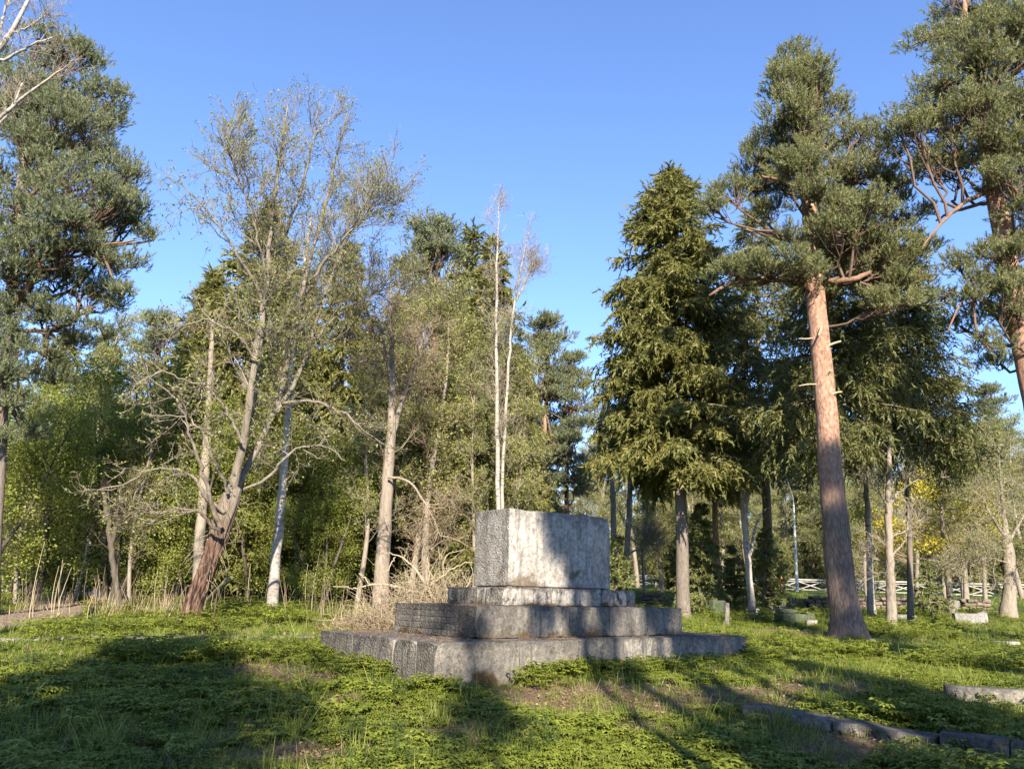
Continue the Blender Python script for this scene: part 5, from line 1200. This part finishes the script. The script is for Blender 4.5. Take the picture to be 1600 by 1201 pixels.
rough_stone('grave_marker', 'small white peaked marker behind the white fence left of the olive spruce', 'marker', 1040, 0, .5, .5, .5, 'stone_white', 214, .3, Y=72, parts=[('base', 0, 0, -.2, .42, .4, 1.15, 'stone_mossy'), ('cap', 0, 0, .952, .62, .5, .34, 'white_paint'), ('peak', 0, 0, 1.294, .34, .3, .30, 'white_paint')], r=.1)

def dry_wall(label, x0px, x1px, Y, rows, seed, h=.15, w=(.22, .5)):
    rng = rngs(seed); a, b = ground_at(x0px, Y), ground_at(x1px, Y); t = thing('dry_stone_wall', label, 'wall', a, 'dry stone walls at the foot of the bank')
    L = b[0] - a[0]
    for r in range(rows):
        x = rng.uniform(-.1, .1)
        while x < L - r * .1:
            ww = rng.uniform(*w)
            zb = gz(a[0] + x, Y - .25) - a[2]
            m = stone_block('stone', (x, rng.uniform(-.05, .05) - .2, zb - .06 + r * h * .93), (x + ww - .02, .22, zb - .06 + r * h * .93 + h * rng.uniform(.8, 1.1)), M['rubble'], t, step=.13, r=.045, amp=.035, seed=int(rng.integers(1, 9999)))
            x += ww
for lab, a, b_, Y, rows, sdv in (('low dry stone wall under the fence seen past the tiers', 1001, 1046, 33.3, 4, 301), ('brown dry stone wall behind the stepped gravestone', 1262, 1304, 33.2, 4, 302), ('dry stone wall between big pine and thin grey tree', 1334, 1440, 33.3, 4, 303), ('short dry stone wall beside the pale upright stone', 1499, 1550, 33.0, 4, 304), ('dry stone wall in the shade left of the big pine', 1205, 1258, 33.4, 3, 305)):
    dry_wall(lab, a, b_, Y, rows, sdv)

# kerbs
KERBS = []
def kerb(label, pts, w, h, n, mat, seed, face=None, sink=.25, step=.08):
    """a run of kerb slabs between ground points"""
    a, b = np.array(pts[0]), np.array(pts[1]); KERBS.append((a, b)); d = b - a; L = np.linalg.norm(d[:2]); rz = math.atan2(d[1], d[0])
    t = thing('stone_kerb', label, 'kerb', a); t.rotation_euler = (0, -math.atan2(d[2], L), rz)
    L = np.linalg.norm(d)
    for i in range(n):
        stone_block('kerb_slab', (L * i / n + .006, 0, -sink), (L * (i + 1) / n - .006, w, h - .006 * (i % 2)), M[mat], t, step=step, r=.02, amp=.012, seed=seed + i)
kerb('pale worn stone kerb lying along the lawn at the left border', (hit(-70, 1006), hit(168, 999)), .55, .06, 3, 'stone_white', 321)
kerb('stone kerb sunk in the shaded lawn left of the monument', (hit(172, 998), hit(492, 997)), .3, .05, 4, 'stone', 326)
kb0, kb1 = hit(1158, 1118), hit(1462, 1172)
kerb('long grey stone kerb slab lying in the grass at the lower right, in front of the monument', (kb0, kb1), .34, .11, 2, 'stone', 331, sink=.35)
kerb('low mossy kerb running out of the picture at the lower right corner', (kb1 + (kb1 - kb0) * .02, hit(1700, 1208)), .26, .17, 2, 'stone', 335, sink=.35)
kerb('grey grave border edge in the shade at the right border', (hit(1478, 1090), hit(1680, 1106)), .18, .15, 1, 'stone', 339, sink=.3)

# ------------------------------------------------------------------ brush heap, log, stake, stalks
def brush():
    rng = rngs(401); Y = 16.8; b = hit(640, 968); b = on_ground(np.array((at(650, 940, Y)[0], Y, 0)))
    t = thing('brush_pile', 'heap of cut bleached branches piled behind the left end of the monument', 'brush pile', b)
    br = [[(705, 938, 5.5), (640, 922, 4.6), (600, 912, 3.6), (577, 910, 2.6), (560, 918, 1.5)], [(577, 911, 2), (568, 902, 1.6), (561, 895, 1)], [(557, 919, 1.8), (540, 917, 1.4), (520, 916, .9)], [(680, 938, 4), (655, 895, 3.4), (640, 880, 2.6), (630, 869, 2), (617, 868, 1.6), (608, 862, 1)],
          [(632, 869, 1.6), (637, 858, 1.3), (639, 848, .8)], [(685, 938, 3.5), (668, 912, 3), (655, 896, 2.6), (640, 890, 1.8)], [(672, 915, 2.4), (690, 900, 2), (712, 884, 1.6), (738, 878, 1.2)], [(618, 870, 1.6), (610, 885, 1.4), (598, 898, 1)], [(720, 935, 2.4), (732, 910, 2), (738, 895, 1.6), (736, 885, 1)], [(700, 936, 2), (692, 905, 1.8), (692, 870, 1.4), (705, 862, 1), (725, 858, .8)], [(663, 935, 1.6), (672, 900, 1.4), (668, 870, 1)]]
    for q in br:
        dy = rng.uniform(-.4, .3); p, r = px_path([c[:3] for c in q], Y, list(dy + np.linspace(0, rng.uniform(-.3, .3), len(q)))); p, r = refine(p, r * .62, 14, rng, .012)
        m = MB(); m.tubes(p - b, r, 7, 0, True); m.build('branch', M['twig_pale'], t)
    m = MB(); n = 2600
    c = np.stack([rng.normal(0, 1, n) * .62 + .25, rng.normal(0, .45, n) + .1, np.abs(rng.normal(0, .42, n))], 1)
    c[:, 2] *= np.exp(-(c[:, 0] - .3) ** 2 * .5) + .2
    d = rng.normal(size=(n, 3)) + [0, 0, .35]
    m.tubes(grow(c, d, rng.uniform(.25, .9, n), 5, rng, .28), taper(n, 5, .006, .003), 3, 0)
    kind(m.build('twigs', M['twig_pale'], t), 'stuff')
    m = MB(); n = 900
    c = np.stack([rng.normal(-.75, .35, n), rng.normal(-.2, .4, n), np.abs(rng.normal(0, .18, n))], 1); d = rng.normal(size=(n, 3))
    m.tubes(grow(c, d, rng.uniform(.15, .5, n), 4, rng, .35), taper(n, 4, .006, .003), 3, 0)
    q = np.stack([rng.normal(-.7, .55, 1500), rng.normal(-.2, .5, 1500), np.abs(rng.normal(0, .1, 1500))], 1)
    m.leaves(q, rng.normal(size=q.shape), .07, .04, rng, 1)
    kind(m.build('dry_litter', [M['twig_brown'], M['dead_leaf']], t), 'stuff')
brush()
a, c = hit(316, 949, 10, 40), at(357, 905, 18.6)
t = thing('leaning_log', 'pale bare log leaning up to the right behind the willow trunk', 'log', a); P, R = refine([a - a - [.1, 0, .1], (c - a) * .5 + [0, 0, .02], c - a], [.085, .075, .06], 10); m = MB(); m.tubes(P, R, 9, 0, True); m.build('log', M['moss_log'], t)
a = hit(331, 987); tag((lambda m: (m.tubes(np.array([[0, 0, -.2], [0.01, 0, .35], [.02, 0, .72]]), np.array([.011, .011, .010]), 6, 0, True), m.build('metal_stake', M['rust']))[1])(MB()), 'thin dark metal stake stuck in the grass right of the willow foot', 'stake').location = a
b = ground_at(1223, 56); tag((lambda m: (m.tubes(np.array([[0, 0, -.2], [0.0, 0, 1.0], [-.04, 0, 2.2]]), np.array([.045, .04, .03]), 7, 0, True), m.build('orange_stake', M['orange_paint']))[1])(MB()), 'thin orange stake in front of the white fence left of the lamp pole', 'stake').location = b
t = thing('shed', 'pale shed glimpsed far behind the stalks at the left', 'shed', ground_at(152, 48)); m = MB(); m.box(Matrix.Translation((0, 0, .9)), 2.6, 2, 1.9); m.build('wall', M['shed_wall'], t)
m = MB(); m.add([(-1.5, -1.2, 1.85), (1.5, -1.2, 1.85), (1.5, 1.2, 1.85), (-1.5, 1.2, 1.85), (-1.5, 0, 2.5), (1.5, 0, 2.5)], [(0, 1, 5, 4), (2, 3, 4, 5), (3, 2, 1, 0)], [(0, 4, 3), (1, 2, 5)]); m.build('roof', M['shed_roof'], t)

TALL = [(46, 965, 70, 845, 'tallest dry stalk rising by the sandy path'), (52, 966, 58, 905, 'short dry stalk curving beside the tallest one'), (83, 962, 100, 880, 'dry stalk in the clump of four, most upright'), (88, 966, 112, 886, 'dry stalk in the clump of four, bending right'), (80, 964, 92, 884, 'dry stalk in the clump of four, left one'), (92, 962, 98, 874, 'dry stalk in the clump of four, thin one'),
        (1, 958, 6, 880, 'dry stalk at the left border'), (136, 968, 147, 928, 'short dry stalk before the pale shed'), (150, 962, 155, 905, 'dry stalk right of the pale shed'), (168, 956, 178, 912, 'dry stalk before the dark forked trunk'), (486, 958, 500, 860, 'dry stalk standing left of the monument tiers'), (478, 954, 481, 880, 'thin dry stalk left of the monument tiers'),
        (388, 950, 392, 880, 'dry stalk between willow and pale birch'), (243, 960, 246, 890, 'dry stalk left of the willow foot'), (258, 958, 262, 900, 'thin dry stalk touching the willow foot at its left'), (415, 952, 420, 905, 'short dry stalk by the pale birch foot')]
rr = rngs(420)
for x0, y0, x1, y1, lab in TALL:
    a = hit(x0, y0); c = at(x1, y1, a[1] + rr.uniform(-.1, .1)) - a
    P, R = refine([(0, 0, -.05), c * .5 + [(-.05), 0, 0], c], [.011, .009, .004], 10, rr, .004)
    m = MB(); m.tubes(P, R, 5, 0, True); o = tag(m.build('dry_stalk', M['twig_pale']), lab, 'stalk', 'dry stalks along the wood edge'); o.location = a
def stalks():
    r = rngs(430); m = MB(); P = []
    for i in range(190):
        px = r.uniform(-40, 600) if i % 3 else r.uniform(150, 330); Y = r.uniform(18.5, 25)
        p = at(px, 930, Y); z = gz(p[0], Y); P.append((p[0], Y, z - .03))
    P = np.array(P); d = np.array([0, 0, 1.0]) + r.normal(size=P.shape) * .13
    h = r.uniform(.25, 1.25, len(P))
    m.tubes(grow(P, d, h, 5, r, .07), taper(len(P), 5, .0075, .003), 3, 0)
    q = P[r.random(len(P)) < .5]; q = np.repeat(q, 9, 0) + r.normal(size=(len(q) * 9, 3)) * [.12, .12, 0]
    m.blades(q, r.normal(size=q.shape) * .3 + [0, 0, 1], r.uniform(.2, .6, len(q)), .016, r, 1)
    kind(m.build('dry_undergrowth', [M['twig_brown'], M['dry_grass']]), 'stuff')
stalks()

# ------------------------------------------------------------------ ground cover
def herb_proto(seed, stalks, H, leaf, mat='herb_leaf'):
    r = rngs(seed); m = MB()
    for s in range(stalks):
        a = r.uniform(0, 6.28); h = H * r.uniform(.6, 1.1); out = h * r.uniform(.35, .8); d = np.array((math.cos(a), math.sin(a), 0)); e = d * out + [0, 0, h]
        m.tubes(np.array([[0, 0, -.02], d * out * .3 + [0, 0, h * .6], e]), np.array([.004, .003, .002]), 3, 0)
        sd_ = np.array((-d[1], d[0], 0))
        for v in (d * 1.0, d * .35 + sd_, d * .35 - sd_):
            v = nrm(v); c = e + v * leaf * .55; ps = np.array((-v[1], v[0], 0))
            for w in (v, v * .5 + ps, v * .5 - ps):
                w = nrm(w); L = leaf * r.uniform(.85, 1.15); wd = L * .27; ss = np.array((-w[1], w[0], 0)); dz = -L * r.uniform(.05, .35)
                tip = c + w * L + [0, 0, dz]; mid = c + w * L * .5 + [0, 0, dz * .25]
                up = np.array((0, 0, L * .10))
                m.add([c, mid - ss * wd + up, tip, mid + ss * wd + up, mid], [(0, 1, 2, 4), (0, 4, 2, 3)], None, 0)
    return m.mesh('herb', [M[mat]])
def nettle_proto(seed, H):
    r = rngs(seed); m = MB()
    for s in range(5):
        b0 = np.array((r.normal(0, .05), r.normal(0, .05), -.02)); d = nrm(np.array((r.normal(0, .15), r.normal(0, .15), 1))); h = H * r.uniform(.6, 1.1)
        m.tubes(np.array([b0, b0 + d * h * .5, b0 + d * h]), np.array([.004, .003, .002]), 3, 0)
        for i in range(5):
            c = b0 + d * h * (i + 1.2) / 6; a = r.uniform(0, 6.28) + i * 1.57
            for sg in (0, math.pi):
                v = np.array((math.cos(a + sg), math.sin(a + sg), -.25)); L = .05 * (1.15 - .13 * i); ss = np.array((-v[1], v[0], 0)); mid = c + v * L * .45
                m.add([c, mid - ss * L * .3, c + v * L, mid + ss * L * .3], [(0, 1, 2, 3)], None, 0)
    return m.mesh('nettle', [M['herb_dark']])
def grass_proto(seed, n, H, mat='grass_blade', spread=.09, w=.008):
    r = rngs(seed); m = MB(); P = np.stack([r.normal(0, spread, n), r.normal(0, spread, n), np.full(n, -.02)], 1)
    d = r.normal(size=(n, 3)) * .35 + [0, 0, 1]; h = H * r.uniform(.5, 1.15, n)
    L = grow(P, d, h, 4, r, .12, (0, 0, -.12)); s = nrm(np.cross(L[:, -1] - L[:, 0], r.normal(size=(n, 3))))[:, None] * (w * np.array([1, .9, .6, .08]))[None, :, None] / 2
    V = np.stack([L - s, L + s], 2); I = np.arange(n * 8).reshape(n, 4, 2)
    m.add(V.reshape(-1, 3), np.stack([I[:, :-1, 0], I[:, :-1, 1], I[:, 1:, 1], I[:, 1:, 0]], -1), None, 0)
    return m.mesh('grass_tuft', [M[mat]])
def litter_proto(seed, n):
    r = rngs(seed); m = MB(); P = np.stack([r.normal(0, .16, n), r.normal(0, .16, n), r.uniform(.004, .025, n)], 1); d = r.normal(size=(n, 3)) * [1, 1, .25]
    m.leaves(P, d, r.uniform(.03, .07, n), r.uniform(.02, .04, n), r, 0, 2.5)
    k = n // 3; m.tubes(grow(np.stack([r.normal(0, .16, k), r.normal(0, .16, k), r.uniform(.005, .03, k)], 1), r.normal(size=(k, 3)) * [1, 1, .15], r.uniform(.05, .16, k), 3, r, .15), taper(k, 3, .0025, .0015), 3, 1)
    return m.mesh('litter', [M['dead_leaf'], M['twig_brown']])
def collect(name, meshes):
    c = bpy.data.collections.new(name)
    for i, me in enumerate(meshes): c.objects.link(bpy.data.objects.new('%s_%02d' % (name, i), me))
    return c
def in_monument(x, y, pad=0.0):
    u = (x - MC[0]) * ME1[0] + (y - MC[1]) * ME1[1]; v = (x - MC[0]) * ME2[0] + (y - MC[1]) * ME2[1]
    return (np.abs(u) < MU[0] + pad) & (np.abs(v) < MV[0] + pad)
def off_kerb(x, y, w=.38):
    ok = np.ones(len(x), bool)
    for a, b in KERBS:
        d = (b - a)[:2]; L = np.linalg.norm(d); d = d / L; s = (x - a[0]) * d[0] + (y - a[1]) * d[1]; q = -(x - a[0]) * d[1] + (y - a[1]) * d[0]
        ok &= ~((s > -.1) & (s < L + .1) & (q > (-.7 if a[0] > 0 else -.3)) & (q < w))
    return ok
def fan(n, y0, y1, r, margin=1.16):
    y = np.sqrt(r.uniform(y0 ** 2, y1 ** 2, n)); x = y * r.uniform(-.66, .66, n) * margin; return x, y
def cover():
    r = rngs(500)
    zn = lambda x, y, s, q: vnoise(np.stack([x, y, 0 * x], -1), s, q)
    # goutweed carpet
    herbs = collect('herb_plants', [herb_proto(501, 4, .06, .036), herb_proto(502, 5, .08, .045), herb_proto(503, 6, .12, .055), herb_proto(504, 3, .05, .04), herb_proto(505, 8, .26, .065), herb_proto(506, 4, .10, .060), herb_proto(507, 5, .13, .072), nettle_proto(508, .17), nettle_proto(509, .24)])
    X, Y = [], []
    for n, a, b in ((19000, 5.4, 10), (24000, 10, 16), (22000, 16, 24), (12000, 24, 33)):
        x, y = fan(n, a, b, r); X.append(x); Y.append(y)
    # denser, taller growth against the foot of the monument
    u = r.uniform(-3.3, 3.3, 620); k = r.random(620) < .72
    fu = np.where(k, u, -MU[0] - r.gamma(1.5, .13, 620)); fv = np.where(k, -MV[0] - r.gamma(1.5, .13, 620), r.uniform(-1.7, 1.8, 620))
    nx = MC[0] + fu * ME1[0] + fv * ME2[0]; ny_ = MC[1] + fu * ME1[1] + fv * ME2[1]
    keep_f = ~((fu > -2.75) & (fu < -1.9) & k) & ~((np.abs(fv + 1.2) < .5) & ~k)
    nfoot = keep_f.sum()
    x = np.concatenate(X + [nx[keep_f]]); y = np.concatenate(Y + [ny_[keep_f]])
    foot = np.zeros(len(x), bool); foot[-nfoot:] = True
    dens = .60 + .38 * zn(x, y, .75, 51) + .45 * zn(x, y, 2.2, 52) - 1.5 * bare(x, y)
    dens -= .35 * smooth(0, 1, zn(x, y, .35, 53) + .1)
    keep = (r.random(len(x)) < dens) | foot
    keep &= ~in_monument(x, y, .03) & (path_mask(x, y) < .3) & (off_kerb(x, y) | (r.random(len(x)) < .1))
    x, y, foot = x[keep], y[keep], foot[keep]
    big = zn(x, y, .5, 54)
    pid = np.where(foot, r.choice([2, 4, 4], len(x)), np.where(big > .25, r.choice([1, 2, 2, 4], len(x)), r.choice([0, 0, 1, 3], len(x))))
    nearp = (y < 10.5) & (zn(x, y, 1.1, 57) > .08) & ~foot & (r.random(len(x)) < .3); pid = np.where(nearp, r.choice([5, 5, 6], len(x)), pid)
    pid = np.where(~foot & (zn(x, y, .9, 61) > .2) & (r.random(len(x)) < .35), r.choice([7, 7, 8], len(x)), pid)
    far = smooth(12, 26, y)
    scl = r.uniform(.6, 1.1, len(x)) * (1 + .1 * far) * np.where(foot, .72, 1.0)
    rot = np.stack([r.normal(0, .12, len(x)), r.normal(0, .12, len(x)), r.uniform(0, 6.28, len(x))], 1)
    scatter('ground_cover', np.stack([x, y, terrain(x, y) - .005], 1), pid, rot, scl, herbs)
    # grass among it
    gr = collect('grass_tufts', [grass_proto(511, 16, .11, w=.006), grass_proto(512, 22, .17, spread=.07, w=.006), grass_proto(513, 12, .08, w=.006), grass_proto(514, 12, .20, 'dry_grass', .06, .005), grass_proto(515, 26, .30, spread=.06, w=.007)])
    X, Y = [], []
    for n, a, b in ((6500, 5.4, 10), (9500, 10, 17), (11000, 17, 26), (7000, 26, 36), (5000, 36, 60)):
        x, y = fan(n, a, b, r); X.append(x); Y.append(y)
    x, y = np.concatenate(X), np.concatenate(Y)
    dens = .62 - .35 * zn(x, y, .75, 51) - .55 * bare(x, y); keep = (r.random(len(x)) < dens) & ~in_monument(x, y, .03) & (path_mask(x, y) < .3)
    x, y = x[keep], y[keep]
    pid = r.choice(5, len(x), p=(.44, .2, .29, .03, .04)); scl = r.uniform(.6, 1.15, len(x)) * (1 + .5 * smooth(16, 40, y))
    rot = np.stack([0 * x, 0 * x, r.uniform(0, 6.28, len(x))], 1)
    scatter('grass', np.stack([x, y, terrain(x, y)], 1), pid, rot, scl, gr)
    # last year's leaves
    li = collect('litter_patches', [litter_proto(521, 16), litter_proto(522, 22), litter_proto(523, 10)])
    x, y = fan(5200, 5.4, 20, r); keep = (r.random(len(x)) < .16 + 1.1 * bare(x, y)) & ~in_monument(x, y, .02); x, y = x[keep], y[keep]
    pid = r.integers(0, 3, len(x)); rot = np.stack([0 * x, 0 * x, r.uniform(0, 6.28, len(x))], 1)
    scatter('leaf_litter', np.stack([x, y, terrain(x, y) + .004], 1), pid, rot, r.uniform(.7, 1.2, len(x)), li)
    # litter blown onto the ledges of the monument
    P, S = [], []
    for i in range(3):
        n = (260, 130, 40)[i]
        u = r.uniform(-MU[i] + .05, MU[i] - .05, n * 3); v = r.uniform(-MV[i] + .05, MV[i] - .05, n * 3)
        k = (np.abs(u) > MU[i + 1] + .03) | (np.abs(v) > MV[i + 1] + .03); k &= (u < 0) | (r.random(len(u)) < .35); u, v = u[k], v[k]
        P.append(np.stack([MC[0] + u * ME1[0] + v * ME2[0], MC[1] + u * ME1[1] + v * ME2[1], np.full(len(u), MZ[i + 1])], 1)); S.append(r.uniform(.25, .5, len(u)))
    P = np.concatenate(P); scatter('ledge_litter', P, r.integers(0, 3, len(P)), np.stack([0 * P[:, 0], 0 * P[:, 0], r.uniform(0, 6.28, len(P))], 1), np.concatenate(S), li)
cover()
